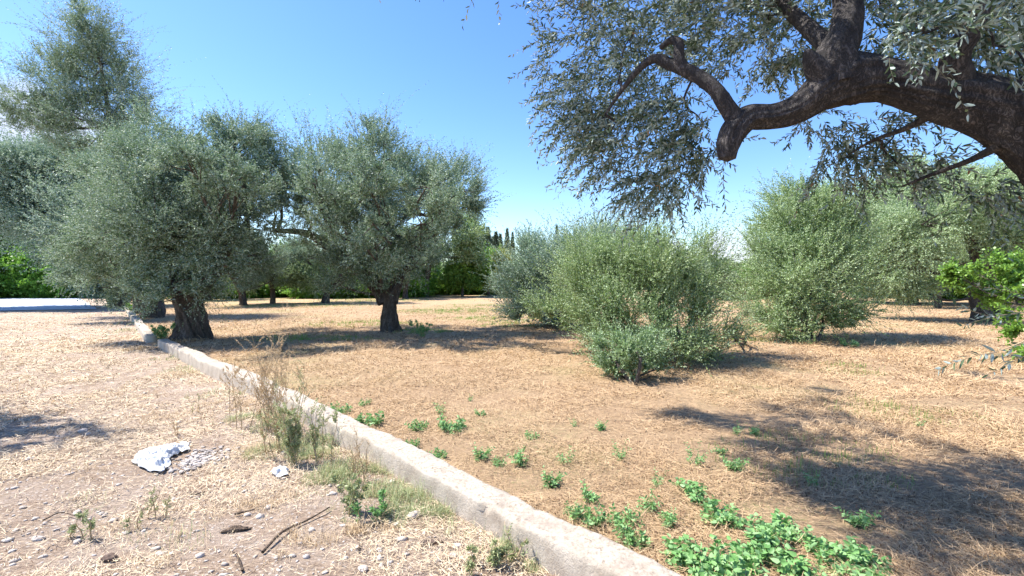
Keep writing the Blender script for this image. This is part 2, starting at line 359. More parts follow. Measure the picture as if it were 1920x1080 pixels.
# ------------------------------------------------------------------ tubes and foliage
def tube(acc, pts, rad, nseg=10, rough=0.0, seed=0, ridges=0.0, sub=1, close=True, mi=0, flare=0.0):
    pts = np.asarray(pts, float); rad = np.asarray(rad, float)
    if sub > 1:                                       # Catmull-Rom refinement
        p = np.vstack([2 * pts[0] - pts[1], pts, 2 * pts[-1] - pts[-2]]); out = []; ro = []
        for i in range(len(pts) - 1):
            for t in np.arange(sub) / sub:
                a, b, c, d = p[i], p[i + 1], p[i + 2], p[i + 3]
                out.append(0.5 * ((2 * b) + (-a + c) * t + (2 * a - 5 * b + 4 * c - d) * t * t + (-a + 3 * b - 3 * c + d) * t ** 3))
                ro.append(rad[i] * (1 - t) + rad[i + 1] * t)
        out.append(pts[-1]); ro.append(rad[-1]); pts, rad = np.array(out), np.array(ro)
    n = len(pts); tn = nrm(np.gradient(pts, axis=0))
    u = np.cross(tn[0], [0.13, 0.31, 0.94]);
    if np.linalg.norm(u) < 0.1: u = np.cross(tn[0], [1, 0, 0])
    u = u / np.linalg.norm(u); U = []
    for i in range(n):
        u = u - tn[i] * np.dot(u, tn[i]); u = u / (np.linalg.norm(u) + 1e-9); U.append(u)
    U = np.array(U); W = np.cross(tn, U)
    th = np.linspace(0, 2 * math.pi, nseg, endpoint=False)
    dirs = U[:, None] * np.cos(th)[None, :, None] + W[:, None] * np.sin(th)[None, :, None]
    R = np.repeat(rad[:, None], nseg, 1)
    if rough or ridges:
        q = pts[:, None] + dirs * R[..., None]
        s = 1.0 / max(rad.max(), 1e-3)
        R = R * (1 + rough * 2 * (fbm(q[..., 0] * s * 1.3, q[..., 1] * s * 1.3, q[..., 2] * s * 0.7, 4, seed) - 0.5))
        if ridges:
            ln = np.cumsum(np.r_[0, np.linalg.norm(np.diff(pts, axis=0), axis=1)])[:, None]
            tw = th[None] + ln * 0.5
            k = fbm(np.cos(tw) * 2.6 + seed, np.sin(tw) * 2.6, ln * 0.6 + 0 * tw, 3, seed + 3)
            R = R * (1 + ridges * (np.abs(k - 0.5) * 4 - 0.5))
    V = pts[:, None] + dirs * R[..., None]
    idx = np.arange(n * nseg).reshape(n, nseg); nx = np.roll(idx, -1, 1)
    Fc = [np.stack([idx[:-1], nx[:-1], nx[1:], idx[1:]], -1).reshape(-1, 4)]
    V = V.reshape(-1, 3)
    if close and nseg > 2:
        V = np.vstack([V, pts[-1] + tn[-1] * rad[-1] * 0.4]); e = n * nseg
        Fc.append(np.stack([idx[-1], np.roll(idx[-1], -1), np.full(nseg, e)], -1))
    acc.add(V, Fc, 0.5, mi)

def twigs(acc, rng, O, D, L, nl, ll, lw, droop=0.15, spread=(35, 65), detail=False, stem=0.0025, leafmi=0, stemmi=1, base_rnd=None):
    """strings of opposite leaves on curved twigs"""
    n = len(O); D = nrm(D); L = np.broadcast_to(np.asarray(L, float), (n,))
    t = (np.arange(nl) + 0.6) / nl; t = np.broadcast_to(t[None], (n, nl)) + rng.uniform(-.3, .3, (n, nl)) / nl
    cv = rng.normal(0, .16, (n, 3)); dr = np.array((0, 0, -1.0)) * droop + cv
    pos = O[:, None] + (D[:, None] * t[..., None] + dr[:, None] * (t ** 2)[..., None]) * L[:, None, None]
    tan = nrm(D[:, None] + 2 * dr[:, None] * t[..., None])
    ref = nrm(rng.normal(0, 1, (n, 1, 3)) + 0 * tan); A = nrm(np.cross(tan, ref)); B = np.cross(tan, A)
    i = np.arange(nl)
    az = (i % 2) * math.pi + (i // 2) * math.pi / 2 + rng.normal(0, .35, (n, nl))
    th = np.radians(rng.uniform(spread[0], spread[1], (n, nl)))
    rad = A * np.cos(az)[..., None] + B * np.sin(az)[..., None]
    d = nrm(tan * np.cos(th)[..., None] + rad * np.sin(th)[..., None] - np.array((0, 0, .12)))
    sd_ = nrm(np.cross(d, rad) + 0.5 * rng.normal(0, 1, d.shape)); sd_ = nrm(sd_ - d * (sd_ * d).sum(-1, keepdims=True))
    nr = np.cross(sd_, d)
    fl = rng.random((n, nl, 1)) < .42; nr = np.where(fl, -nr, nr); sd_ = np.where(fl, -sd_, sd_)
    ln = ll * rng.uniform(.65, 1.15, (n, nl)) * (1.05 - .35 * t); wd = lw * rng.uniform(.8, 1.2, (n, nl))
    r1 = rng.random((n, nl)) * .55 + rng.random((n, 1)) * .45 if base_rnd is None else np.clip(base_rnd[:, None] + rng.normal(0, .15, (n, nl)), 0, 1)
    P0 = pos.reshape(-1, 3); d = d.reshape(-1, 3); s = sd_.reshape(-1, 3); nr = nr.reshape(-1, 3); ln = ln.reshape(-1, 1); wd = wd.reshape(-1, 1)
    m = len(P0)
    if not detail:
        V = np.stack([P0, P0 + d * ln * .5 + s * wd * .5, P0 + d * ln, P0 + d * ln * .5 - s * wd * .5], 1).reshape(-1, 3)
        Fc = np.arange(m * 4).reshape(m, 4); R = np.repeat(r1.ravel(), 4)
    else:
        V = np.stack([P0, P0 + d * ln * .3 + s * wd * .5 + nr * wd * .2, P0 + d * ln * .72 + s * wd * .36 + nr * wd * .1 - nr * ln * .04, P0 + d * ln - nr * ln * .1,
                      P0 + d * ln * .72 - s * wd * .36 + nr * wd * .1 - nr * ln * .04, P0 + d * ln * .3 - s * wd * .5 + nr * wd * .2], 1).reshape(-1, 3)
        q = np.arange(m)[:, None] * 6
        Fc = np.concatenate([q + np.array([[0, 1, 2, 3]]), q + np.array([[0, 3, 4, 5]])]); R = np.repeat(r1.ravel(), 6)
    acc.add(V, Fc, R, leafmi)
    # stems
    k = 4; tt = np.linspace(0, 1, k)
    sp = O[:, None] + (D[:, None] * tt[None, :, None] + dr[:, None] * (tt ** 2)[None, :, None]) * L[:, None, None]
    A0 = nrm(np.cross(D, rng.normal(0, 1, D.shape))); B0 = np.cross(D, A0)
    ww = (stem * (1 - .7 * tt))[None, :, None]
    if detail:
        rings = [sp + (A0 * math.cos(a) + B0 * math.sin(a))[:, None] * ww for a in (0, 2.1, 4.2)]
        V = np.stack(rings, 2).reshape(-1, 3); idx = np.arange(n * k * 3).reshape(n, k, 3); nx = np.roll(idx, -1, 2)
        Fc = np.stack([idx[:, :-1], nx[:, :-1], nx[:, 1:], idx[:, 1:]], -1).reshape(-1, 4)
    else:
        V = np.stack([sp + A0[:, None] * ww, sp - A0[:, None] * ww], 2).reshape(-1, 3); idx = np.arange(n * k * 2).reshape(n, k, 2)
        Fc = np.stack([idx[:, :-1, 0], idx[:, :-1, 1], idx[:, 1:, 1], idx[:, 1:, 0]], -1).reshape(-1, 4)
    acc.add(V, Fc, .6, stemmi)

def clumps_of(rng, lobes, dens, shell=0.55):
    C, R, LB = [], [], []
    for li, lb in enumerate(lobes):
        c = np.array(lb[:3]); r = np.array(lb[3:6]); k = max(3, int(dens * (r[0] * r[1] * r[2]) ** .72))
        v = nrm(rng.normal(0, 1, (k, 3))); q = shell + (1 - shell) * rng.random(k)
        C.append(c + v * q[:, None] * r); R.append(np.full(k, min(r) * .27) * rng.uniform(.6, 1.3, k)); LB += [li] * k
    return np.concatenate(C), np.concatenate(R), np.array(LB)

FOL = 2.0
def tree(name, label, cat, base, trunk_pts, trunk_rad, lobes, leafmat, seed, dens=16, ntw=11, nl=22, tl=(.3, .55), ll=.075, lw=.019,
         up=.55, outw=.7, group=None, barkm=None, rough=.25, ridges=.22, droop=.12, limb_r=.09, detail=False, minz=0.15, crown_name="crown", nseg=28, shell=.55, stem=.003, strays=0.05, limb=True, fol_smooth=False, spread=(25, 60)):
    rng = np.random.default_rng(seed)
    base = np.asarray(base, float); root = thing(name, label, cat, base, group)
    ta = Acc()
    if isinstance(trunk_pts[0][0], (int, float, np.floating)): trunk_pts = [trunk_pts]; trunk_rad = [trunk_rad]
    for i, (tp, tr) in enumerate(zip(trunk_pts, trunk_rad)):
        tube(ta, tp, tr, nseg, rough, seed + i, ridges, sub=8)
    forks = np.array([q for tp in trunk_pts for q in tp[len(tp) // 2:]])
    fr = np.array([q for tr in trunk_rad for q in tr[len(tr) // 2:]])
    C, R, LB = clumps_of(rng, lobes, dens, shell)
    keep = (C[:, 2] > base[2] + minz) & (rng.random(len(C)) > .14); C, R, LB = C[keep], R[keep], LB[keep]
    if limb:
        for li, lb in enumerate(lobes):
            c = np.array(lb[:3]); j = np.argmin(np.linalg.norm(forks - c, axis=1) + np.maximum(0, forks[:, 2] - c[2]) * 1.5); s = forks[j]
            ln = np.linalg.norm(c - s)
            if ln < .15: continue
            mid = (s + c) / 2 + np.array((0, 0, -.1 * ln)) + rng.normal(0, .07 * ln, 3)
            r0 = min(limb_r * (0.6 + .25 * min(lb[3:6])), fr[j] * .85)
            q1 = s * .7 + mid * .3 + rng.normal(0, .04 * ln, 3); q2 = mid * .4 + c * .6 + rng.normal(0, .05 * ln, 3)
            path = np.array([s, q1, mid, q2, c]); tube(ta, path, [r0, r0 * .85, r0 * .68, r0 * .5, r0 * .3], 8, .12, seed + li, 0, sub=4)
            cc = C[LB == li]
            for c2 in cc[::2 if len(cc) > 14 else 1]:
                q = path[rng.integers(2, 5)]; l2 = np.linalg.norm(c2 - q)
                m2 = (q + c2) / 2 + rng.normal(0, .1 * l2, 3)
                tube(ta, [q, m2, c2], [r0 * .32, r0 * .2, r0 * .08 + .002], 5, 0, 0, 0, sub=3)
    obj("trunk", ta.mesh("trunk", [barkm or M_BARK], smooth=True, origin=base), root)
    ca = Acc()
    nk = np.maximum(3, (ntw * FOL * rng.uniform(.5, 1.5, len(C))).astype(int)); lw = lw * 1.25; stem = stem * .7
    ii = np.repeat(np.arange(len(C)), nk); n = len(ii)
    O = C[ii] + rng.normal(0, 1, (n, 3)) * R[ii][:, None] * .62
    ctr = np.array([lb[:3] for lb in lobes])[LB[ii]]
    D = nrm(O - ctr) * outw + nrm(O - C[ii]) * .45 + np.array((0, 0, up)) + rng.normal(0, .28, (n, 3))
    O = O - nrm(D) * (tl[0] * .4)
    fc = np.exp(rng.normal(0, .30, len(C)))[ii]; O = O + nrm(O - ctr) * ((fc - 1) * tl[1] * .5)[:, None]
    L = fc * rng.uniform(tl[0], tl[1], n) * np.where(rng.random(n) < strays, rng.uniform(1.2, 2.1, n), 1)
    ok = O[:, 2] > base[2] + .05; O, D, L = O[ok], D[ok], L[ok]
    twigs(ca, rng, O, D, L, nl, ll, lw, droop, detail=detail, stem=stem, spread=spread)
    obj(crown_name, ca.mesh(crown_name, [leafmat, M_TWIG], origin=base), root)
    return root

def LB(px, py, d, rx, ry=None, rz=None):
    p = P(px, py, d); ry = rx if ry is None else ry; rz = rx if rz is None else rz
    return (p[0], p[1], p[2], rx, ry, rz)
def TP(*a): return [P(*q) for q in a]

# ---- left gnarled olive by the wall
b = GG(358, 636); g = gz(b); yb = b[1]
tree("olive_tree", "big olive tree with a thick gnarled trunk beside the low wall", "olive tree", b,
     [[b + (-.02, 0, -.2), b + (0, 0, .15), b + (-.05, 0, .6), b + (-.2, 0, 1.1), b + (-.4, .1, 1.7), b + (-.6, .2, 2.4)],
      [b + (.2, .05, -.2), b + (.15, 0, .5), b + (.1, 0, 1.1), b + (.5, .2, 1.9), b + (1.0, .3, 2.7)]],
     [[.52, .42, .33, .28, .21, .15], [.38, .29, .24, .17, .11]],
     [LB(300, 330, 12.6, 1.3, 1.3, 1.2), LB(345, 440, 12.1, 1.2, 1.2, 1.2), LB(245, 440, 12.3, 1.1, 1.1, 1.2), LB(445, 300, 13.6, 1.25, 1.2, 1.0),
      LB(460, 390, 13.0, 1.05, 1.1, 1.0), LB(465, 480, 12.4, .75, .8, .5), LB(325, 530, 11.9, 1.0, .8, .5), LB(380, 360, 13, 1.0, 1, 1),
      LB(250, 520, 12.4, .8, .7, .5), LB(385, 520, 12.0, .6, .7, .45), LB(330, 550, 11.9, .8, .7, .35), LB(290, 400, 11.6, 1.0, .9, .9), LB(400, 450, 12.2, .9, .8, .8), LB(215, 500, 12.6, .8, .7, .6), LB(440, 245, 13.6, .6, .6, .4), LB(350, 552, 11.5, .6, .4, .25), LB(180, 450, 12.6, .8, .7, .8), LB(460, 250, 13.6, .8, .8, .5), LB(290, 265, 13.2, 1.0, 1.0, .75), LB(350, 275, 13.2, .9, .9, .7), LB(500, 330, 13.8, .7, .8, .7), LB(440, 340, 11.2, .7, .7, .6), LB(360, 320, 10.9, .8, .7, .6), LB(430, 330, 15.2, 1.1, 1, .9)],
     M_OLIVE, 11, dens=26, ntw=17, rough=.32, ridges=.42, nseg=56)
# ---- second trunk behind it
b = GG(286, 596)
tree("olive_tree", "olive tree with a short stout trunk just behind the gnarled one", "olive tree", b,
     [b + (0, 0, -.2), b + (.02, 0, .5), b + (-.1, -.1, 1.3), b + (-.3, -.2, 2.3)], [.5, .42, .36, .22],
     [LB(215, 430, 19, 1.6, 1.4, 1.5), LB(260, 350, 20, 1.6, 1.4, 1.4), LB(180, 500, 18.5, 1.5, 1.2, .8), LB(230, 540, 18.5, 1.3, 1, .5), LB(190, 330, 20, 1.2, 1.2, 1.1)],
     M_OLIVE, 12, dens=18, ntw=15, ll=.10, lw=.026, tl=(.4, .7), up=.35, limb_r=.1)
# ---- big silvery olive leaning over the asphalt
b = P(222, 540, 30.0); b[2] = 0
tree("olive_tree", "wide silvery olive tree leaning over the asphalt at the far left", "olive tree", b,
     [b + (0, 0, -.3), b + (0, 0, 1.0), b + (-.5, 0, 2.5), b + (-1.8, -.3, 4.2), b + (-3.0, -.6, 6.0)], [.6, .5, .42, .34, .2],
     [LB(100, 350, 30, 3.6, 3.0, 2.4), LB(10, 365, 29, 3.4, 3.0, 2.3), LB(180, 350, 31, 2.8, 2.4, 2.5), LB(165, 450, 28, 2.3, 2.0, 1.7),
      LB(60, 320, 30, 2.4, 2.0, 1.6), LB(-80, 360, 28, 3.3, 3, 2.3), LB(110, 410, 28, 2.4, 2, 1.3), LB(170, 520, 28, 1.4, 1.4, .8)],
     M_OLIVE_S, 17, dens=13, ntw=19, ll=.16, lw=.042, tl=(.6, 1.1), up=.35, limb_r=.16)
# ---- tall feathery tree
b = GG(262, 588); K = b[1] / 19.6
def LC(px, py, dd, a_, b_, c_): return LB(px, py, b[1] + dd, a_ * K, b_ * K, c_ * K)
tree("olive_tree", "tall feathery olive tree with an open crown standing above all others at left", "olive tree", b,
     [b + (0, 0, -.2), b + (-.2, 0, 2.2), P(222, 320, b[1] + .2), P(207, 240, b[1] + .2), P(190, 130, b[1]), P(160, 40, b[1])], [.26, .2, .14, .10, .07, .03],
     [LC(155, 65, 0, 1.0, .9, 1.1), LC(190, 120, .4, 1.5, 1.2, 1.1), LC(115, 130, 0, 1.5, 1.2, 1.0), LC(235, 165, .4, 1.1, .8, .9),
      LC(60, 185, -.3, 1.3, 1, .9), LC(135, 210, -.5, 1.5, 1, .8), LC(245, 220, .2, 1.1, .8, .6), LC(20, 215, 0, .8, .6, .7), LC(190, 60, 0, .9, .7, .8), LC(175, 180, 0, 1.2, .9, .9), LC(150, 25, 0, .6, .5, .5), LC(200, 250, 0, 1.2, .9, .6), LC(95, 240, 0, 1.1, .8, .5), LC(280, 215, 0, .8, .7, .6), LC(250, 270, 0, 1.2, .9, .6), LC(150, 280, 0, 1.2, .9, .5), LC(145, 5, 0, .35, .3, .4)],
     M_OLIVE, 13, dens=19, ntw=9, ll=.12, lw=.026, tl=(.5, 1.1), up=.75, limb_r=.055, shell=.35, strays=.25)
# ---- middle olive
b = GG(733, 622); D0 = b[1]
midt = tree("olive_tree", "broad olive tree with a fluted dark trunk in the middle of the orchard", "olive tree", b,
     [[b + (.05, 0, -.2), b + (.0, 0, .2), b + (-.05, 0, .8), b + (-.15, .05, 1.35), P(670, 470, D0 + .3), P(640, 400, D0 + .5)],
      [b + (-.2, 0, .9), b + (-.5, .1, 1.4), P(640, 480, D0 + .3), P(580, 440, D0 + .4), P(515, 432, D0 + .3)],
      [b + (.05, 0, .9), b + (.2, .1, 1.5), P(775, 450, D0 + .3), P(820, 400, D0 + .4)]],
     [[.33, .26, .21, .20, .15, .09], [.17, .17, .14, .11, .07], [.17, .14, .1, .07]],
     [LB(600, 330, D0 + .3, 1.35, 1.4, 1.2), LB(695, 300, D0, 1.25, 1.3, 1.1), LB(700, 265, D0 + .3, .7, .8, .7), LB(770, 360, D0 + .2, 1.2, 1.3, 1.0), LB(850, 365, D0 + .4, 1.1, 1.3, 1.0),
      LB(900, 380, D0 + .2, .5, .6, .6), LB(650, 405, D0, 1.0, 1.2, .8), LB(715, 440, D0 - .6, 1.0, 1, .9), LB(570, 385, D0 - .2, .8, .9, .6),
      LB(700, 510, D0 - .5, .85, .8, .45), LB(780, 480, D0 - .2, .65, .8, .6), LB(630, 530, D0, .5, .5, .3), LB(840, 430, D0 + .2, .5, .5, .45), LB(540, 350, D0 + .6, .6, .8, .6), LB(740, 430, D0 - 1, .8, .6, .8), LB(690, 370, D0 - .8, 1.0, .7, .8), LB(820, 340, D0, .9, .9, .7), LB(600, 450, D0 - .2, .6, .7, .4), LB(735, 535, D0 - .4, .5, .5, .25), LB(640, 490, D0 - .6, .8, .8, .5), LB(690, 470, D0 - 2.2, .9, .6, .6), LB(790, 420, D0 - 2, .9, .6, .7), LB(600, 380, D0 - 1.9, .9, .6, .7), LB(520, 400, D0 + .3, .5, .6, .5), LB(680, 340, D0 - 2.9, .9, .7, .6), LB(800, 350, D0 - 2.7, .8, .7, .5), LB(590, 345, D0 - 2.6, .8, .7, .6), LB(700, 420, D0 - 3.1, .6, .5, .4), LB(760, 330, D0 + 2.2, 1.3, 1, .9), LB(620, 350, D0 + 2.2, 1.3, 1, .9), LB(870, 360, D0 - 1.4, .6, .7, .6)],
     M_OLIVE, 14, dens=25, ntw=15, up=.75, strays=.12, rough=.32, ridges=.42, nseg=56)
# ---- dark tree behind the middle olive, right
b = GG(797, 557)
tree("olive_tree", "dark dense tree standing behind the right side of the middle olive", "olive tree", b,
     [b + (0, 0, -.2), b + (.1, 0, 1.5), b + (.6, 0, 4.0)], [.4, .32, .2],
     [LB(850, 440, b[1], 2.9, 2.4, 2.2), LB(780, 470, b[1], 2.4, 2, 1.8), LB(880, 470, b[1], 1.7, 1.5, 1.6)], M_OLIVE_G, 15, dens=9, ntw=14, ll=.2, lw=.07, tl=(.5, .9), nl=20, limb_r=.1)
# ---- small round tree in the left middle distance
b = GG(511, 569)
small = tree("olive_tree", "small round green tree on a thin stem left of the middle olive", "olive tree", b,
     [b + (0, 0, -.2), b + (.03, 0, .8), b + (-.05, 0, 1.6), b + (.1, 0, 2.4)], [.2, .16, .15, .1],
     [LB(512, 500, b[1], 2.3, 2, 1.2), LB(560, 510, b[1], 2.0, 1.8, 1.2), LB(480, 520, b[1], 1.3, 1.5, .8), LB(590, 525, b[1], 1.4, 1.5, .8)], M_OLIVE_G, 16, dens=15, ntw=14, ll=.13, lw=.038, tl=(.4, .7), limb_r=.1)

# ---- middle bushes
def bush(name, label, base, lobes, m, seed, **k):
    rng = np.random.default_rng(seed); base = np.asarray(base, float)
    tps, trs = [], []
    for i in range(6):
        lb = lobes[i % len(lobes)]; a = rng.uniform(0, 6.28); s = base + (math.cos(a) * .25, math.sin(a) * .2, -.12)
        c = np.array(lb[:3]); tps.append([s, s + (c - s) * .33 + rng.normal(0, .08, 3), s + (c - s) * .66 + rng.normal(0, .1, 3), c]); trs.append([.045, .035, .025, .012])
    kw = dict(dens=34, ntw=19, up=1.15, outw=.8, ll=.062, lw=.016, tl=(.3, .65), limb_r=.03, nseg=8, rough=.1, ridges=0, minz=.1, strays=.22, spread=(18, 48)); kw.update(k)
    return tree(name, label, "shrub", base, tps, trs, lobes, m, seed, **kw)
b = GG(1035, 608)
bush("olive_shrub", "farthest and leftmost part thicket of olive shoots with pale upright tips beside the cypresses", b,
     [LB(1030, 500, b[1] - 1, 1.3, 1.2, 1.1), LB(1000, 540, b[1], 1.2, 1, 1.0), LB(1090, 490, b[1] - 1.5, 1.5, 1.2, 1.2), LB(1040, 565, b[1] - 1.3, 1.4, 1, .7), LB(1130, 500, b[1] - 3, 1.1, 1, 1.0), LB(990, 490, b[1] - .5, .9, .9, .9), LB(1000, 575, b[1] - .6, 1.1, .8, .5), LB(1080, 590, b[1] - 2, 1.0, .8, .4)], M_OLIVE_S, 21,
     dens=26, ll=.09, lw=.024)
b = GG(1235, 672)
bush("olive_shrub", "largest wide olive thicket of upright shoots in the centre of the clearing", b,
     [LB(1130, 535, 9.8, .8, .8, .85), LB(1210, 510, 9.6, .85, .9, .9), LB(1270, 520, 9.7, .75, .8, .75), LB(1190, 590, 9.2, .9, .8, .7), LB(1270, 600, 9.1, .85, .8, .7),
      LB(1310, 580, 9.4, .42, .6, .6), LB(1110, 600, 9.5, .6, .6, .55), LB(1300, 650, 9.0, .45, .6, .35), LB(1180, 475, 10.2, .7, .7, .55), LB(1130, 640, 8.9, .45, .5, .35), LB(1240, 650, 8.7, .6, .5, .35), LB(1270, 480, 10.0, .6, .6, .4), LB(1100, 490, 10.6, .7, .7, .6), LB(1310, 520, 9.8, .4, .5, .5), LB(1060, 540, 10.8, .7, .7, .6), LB(1050, 590, 10.5, .55, .6, .4)], M_OLIVE_G, 22)
b = GG(1190, 722)
bush("olive_shrub", "low rounded olive shoot clump poking out in front of the large thicket", b,
     [LB(1190, 655, 7.5, .5, .4, .38), LB(1150, 640, 7.7, .3, .35, .3), LB(1225, 650, 7.7, .32, .35, .35), LB(1190, 695, 7.4, .34, .3, .2), LB(1150, 680, 7.6, .25, .28, .2), LB(1235, 690, 7.5, .25, .28, .2), LB(1190, 708, 7.4, .28, .25, .12), LB(1160, 700, 7.4, .2, .2, .12), LB(1220, 705, 7.4, .2, .2, .12)], M_SHOOT, 23, dens=60, ll=.05, lw=.014, tl=(.2, .36), minz=.03)
b = GG(1385, 640)
bush("sparse_shrub", "sparse greyish dry shrub between the large thicket and the right round olive", b,
     [LB(1385, 600, 10.5, .35, .35, .45), LB(1375, 630, 10.2, .3, .3, .25)], M_GREYW, 24, dens=20, ntw=9, nl=14)
# ---- right round olive
b = GG(1512, 641)
bush("olive_tree", "rounded green olive bush foliated down to the ground right of the clearing", b,
     [LB(1500, 520, 12.6, 1.2, 1.2, 1.15), LB(1560, 545, 12.5, 1.0, 1.0, 1.0), LB(1480, 410, 13.4, .95, 1, .95), LB(1575, 470, 13, .95, 1.0, 1.0), LB(1545, 420, 13.2, 1.0, 1, .9), LB(1455, 570, 12.6, .65, .7, .6),
      LB(1510, 600, 12.0, .9, .8, .35), LB(1440, 470, 13.2, .55, .7, .7), LB(1520, 370, 13.4, .9, .9, .6), LB(1470, 610, 12.2, .5, .6, .3), LB(1560, 605, 12.3, .6, .6, .3)], M_OLIVE_G, 25, ll=.07, lw=.019, dens=26, ntw=20, up=.8)
# ---- right olive with a split trunk
b = GG(1858, 603); D1 = b[1]
tree("olive_tree", "olive tree at right edge with a split hollow trunk behind the bright citrus leaves", "olive tree", b,
     [[b + (-.3, 0, -.2), b + (-.35, 0, .4), b + (-.5, 0, 1.2), P(1835, 490, D1), P(1820, 430, D1), P(1840, 370, D1)],
      [b + (.3, 0, -.2), b + (.25, 0, .5), b + (.1, 0, 1.3), P(1850, 470, D1 + .1), P(1890, 400, D1 + .2)]],
     [[.42, .33, .3, .24, .2, .12], [.45, .36, .3, .2, .12]],
     [LB(1800, 370, D1 - .5, 1.9, 1.7, 1.1), LB(1890, 370, D1, 1.9, 1.7, 1.3), LB(1730, 420, D1, 1.5, 1.4, 1.2), LB(1900, 450, D1 - .4, 1.2, 1.2, 1.0), LB(1700, 490, D1 + .5, 1.2, 1.2, 1.0), LB(1960, 420, D1, 1.6, 1.6, 1.4), LB(1690, 540, D1 + 1, 1.0, 1, .5), LB(1660, 430, D1 + 1.5, 1.5, 1.3, 1.3), LB(1640, 500, D1 + 1.5, 1.2, 1.2, 1.0)],
     M_OLIVE_P, 26, dens=22, ntw=17, ll=.09, lw=.024, tl=(.35, .6), up=.25, droop=.3)
b = GG(1758, 578)
tree("olive_tree", "small dark tree on a thin straight stem behind the split trunk olive", "olive tree", b,
     [b + (0, 0, -.2), b + (.02, 0, .8), b + (-.05, 0, 1.6), b + (0, 0, 2.4)], [.2, .17, .15, .1],
     [LB(1755, 480, b[1], 1.8, 1.5, 1.6), LB(1720, 520, b[1], 1.3, 1.2, .9), LB(1790, 500, b[1], 1.3, 1.2, 1.2)], M_OLIVE_G, 27, dens=16, ntw=13, ll=.1, lw=.035, tl=(.3, .55))
# ---- citrus at the right
b = GG(2010, 690)
tree("citrus_tree", "young citrus tree with bright yellow green leaves at the right edge", "citrus tree", b,
     [b + (0, 0, -.1), b + (0, .1, .5), b + (-.1, .4, .9), b + (-.3, .6, 1.3)], [.05, .04, .035, .02],
     [LB(1840, 515, b[1] + 1.2, .5, .5, .28), LB(1900, 505, b[1] + 1.0, .5, .5, .3), LB(1785, 520, b[1] + 1.3, .28, .4, .22), LB(1950, 520, b[1] + .8, .5, .5, .5), LB(1925, 620, b[1] + .3, .25, .3, .45), LB(1870, 545, b[1] + 1.2, .45, .45, .2), LB(1900, 570, b[1] + .6, .4, .4, .3), LB(1830, 550, b[1] + 1.2, .35, .35, .2), LB(1915, 680, b[1] + .1, .18, .3, .25)],
     M_CITRUS, 28, dens=60, ntw=10, nl=12, ll=.085, lw=.04, tl=(.18, .3), up=.35, limb_r=.03, nseg=10, spread=(40, 75))

# ---- background: hedge at left, orchard trees, cypresses, tall trees at right
b = np.array((-44.0, 47.0, 0.0))
hedge = tree("broadleaf_tree", "bright green leafy tree beyond the asphalt at the far left edge", "tree", b,
     [b + (0, 0, -.3), b + (.1, 0, 1.5), b + (0, 0, 3)], [.3, .25, .15],
     [(b[0], b[1], 3.2, 3.6, 3, 2.5), (b[0] - 3, b[1] - .6, 2.4, 2.5, 2.2, 2.2), (b[0] + 3, b[1], 2.2, 2.6, 2.2, 2.0), (b[0] + .5, b[1] - 1.2, 1.4, 3.4, 1.6, 1.3), (b[0], b[1], 5.1, 2.6, 1.8, 1.4), (b[0] - 2, b[1], 4.6, 2, 1.8, 1.4)],
     M_HEDGE, 31, dens=9, ntw=18, nl=14, ll=.26, lw=.15, tl=(.6, 1.0), up=.2, spread=(40, 80), limb_r=.08)
BGG = "trees in the row behind the asphalt at far left"
copy_tree(hedge, (-52, 46, 0), 1.7, (1.1, 1.1, 1.1), "second leafy tree of the far left row half cut off by the picture edge", BGG); hedge['group'] = BGG
copy_tree(hedge, (-37, 49.5, 0), 4.0, (1.0, 1.0, .85), "leafy tree where the asphalt meets the wall line behind the silvery olive", BGG)
copy_tree(hedge, (-31, 52, 0), 2.6, (1.0, 1.0, .95), "leafy tree seen under the boughs between wall end and gnarled trunk", BGG)

b = np.array((-5.2, 49.0, 0.0))
SG2 = "low green shrubs closing the orchard at the back"
for px, d, sx_, sz_, lab in [(395, 44, .7, .42, "low green shrub right behind the gnarled trunk at the back"), (440, 47, .8, .5, "low green shrub left of the small round tree at the back"), (500, 46, .7, .42, "low green shrub behind the stem of the small round tree"), (560, 48, .8, .5, "low green shrub right of the small round tree at the back"),
                             (625, 45, .75, .48, "low green shrub left of the middle olive at the back"), (690, 47, .7, .45, "low green shrub just left of the middle trunk at the back"), (765, 48, .75, .45, "low green shrub just right of the middle trunk at the back"), (830, 56, .8, .42, "low green shrub behind the dark dense tree"), (905, 58, .7, .4, "low green shrub under the distant cypresses"),
                             (1400, 44, .9, .42, "low green shrub behind the brush pile"), (1690, 45, .9, .5, "low green shrub behind the thin stemmed dark tree"), (1790, 42, .9, .5, "low green shrub left of the split trunk at the back")]:
    q = P(px, 540, d); o = copy_tree(hedge, (q[0], d, 0), px * .7, (sx_, sx_, sz_), lab, SG2); o.name = "green_shrub"; o['category'] = "shrub"
citr = tree("citrus_tree", "round citrus tree on a thin stem at the orchard end right of the middle trunk", "citrus tree", b,
     [b + (0, 0, -.2), b + (.05, 0, .9), b + (0, 0, 2)], [.16, .13, .1],
     [(b[0], b[1], 2.7, 2.2, 2, 1.7), (b[0] - .8, b[1], 2.0, 1.4, 1.4, 1.0), (b[0] + .9, b[1], 2.2, 1.4, 1.4, 1.1)], M_CITRUS, 32, dens=12, ntw=13, nl=14, ll=.17, lw=.09, tl=(.3, .55), up=.2, spread=(40, 75))
CG = "citrus trees along the far end of the orchard"; citr['group'] = CG
far = [(-2.6, 52, "citrus tree just left of the yellowish bush at the orchard end"),
       (-10.5, 52, "citrus tree seen through the branches above the middle trunk"),
       (-17.5, 50, "citrus tree behind the gap between small round tree and middle olive"),
       (-23.5, 50, "citrus tree directly behind the small round green tree"),
       (-29, 47, "citrus tree between small round tree and gnarled trunk")]
rg = random.Random(3)
for x, y, lab in far: copy_tree(citr, (x, y, 0), rg.uniform(0, 6), rg.uniform(1.0, 1.35), lab, CG)
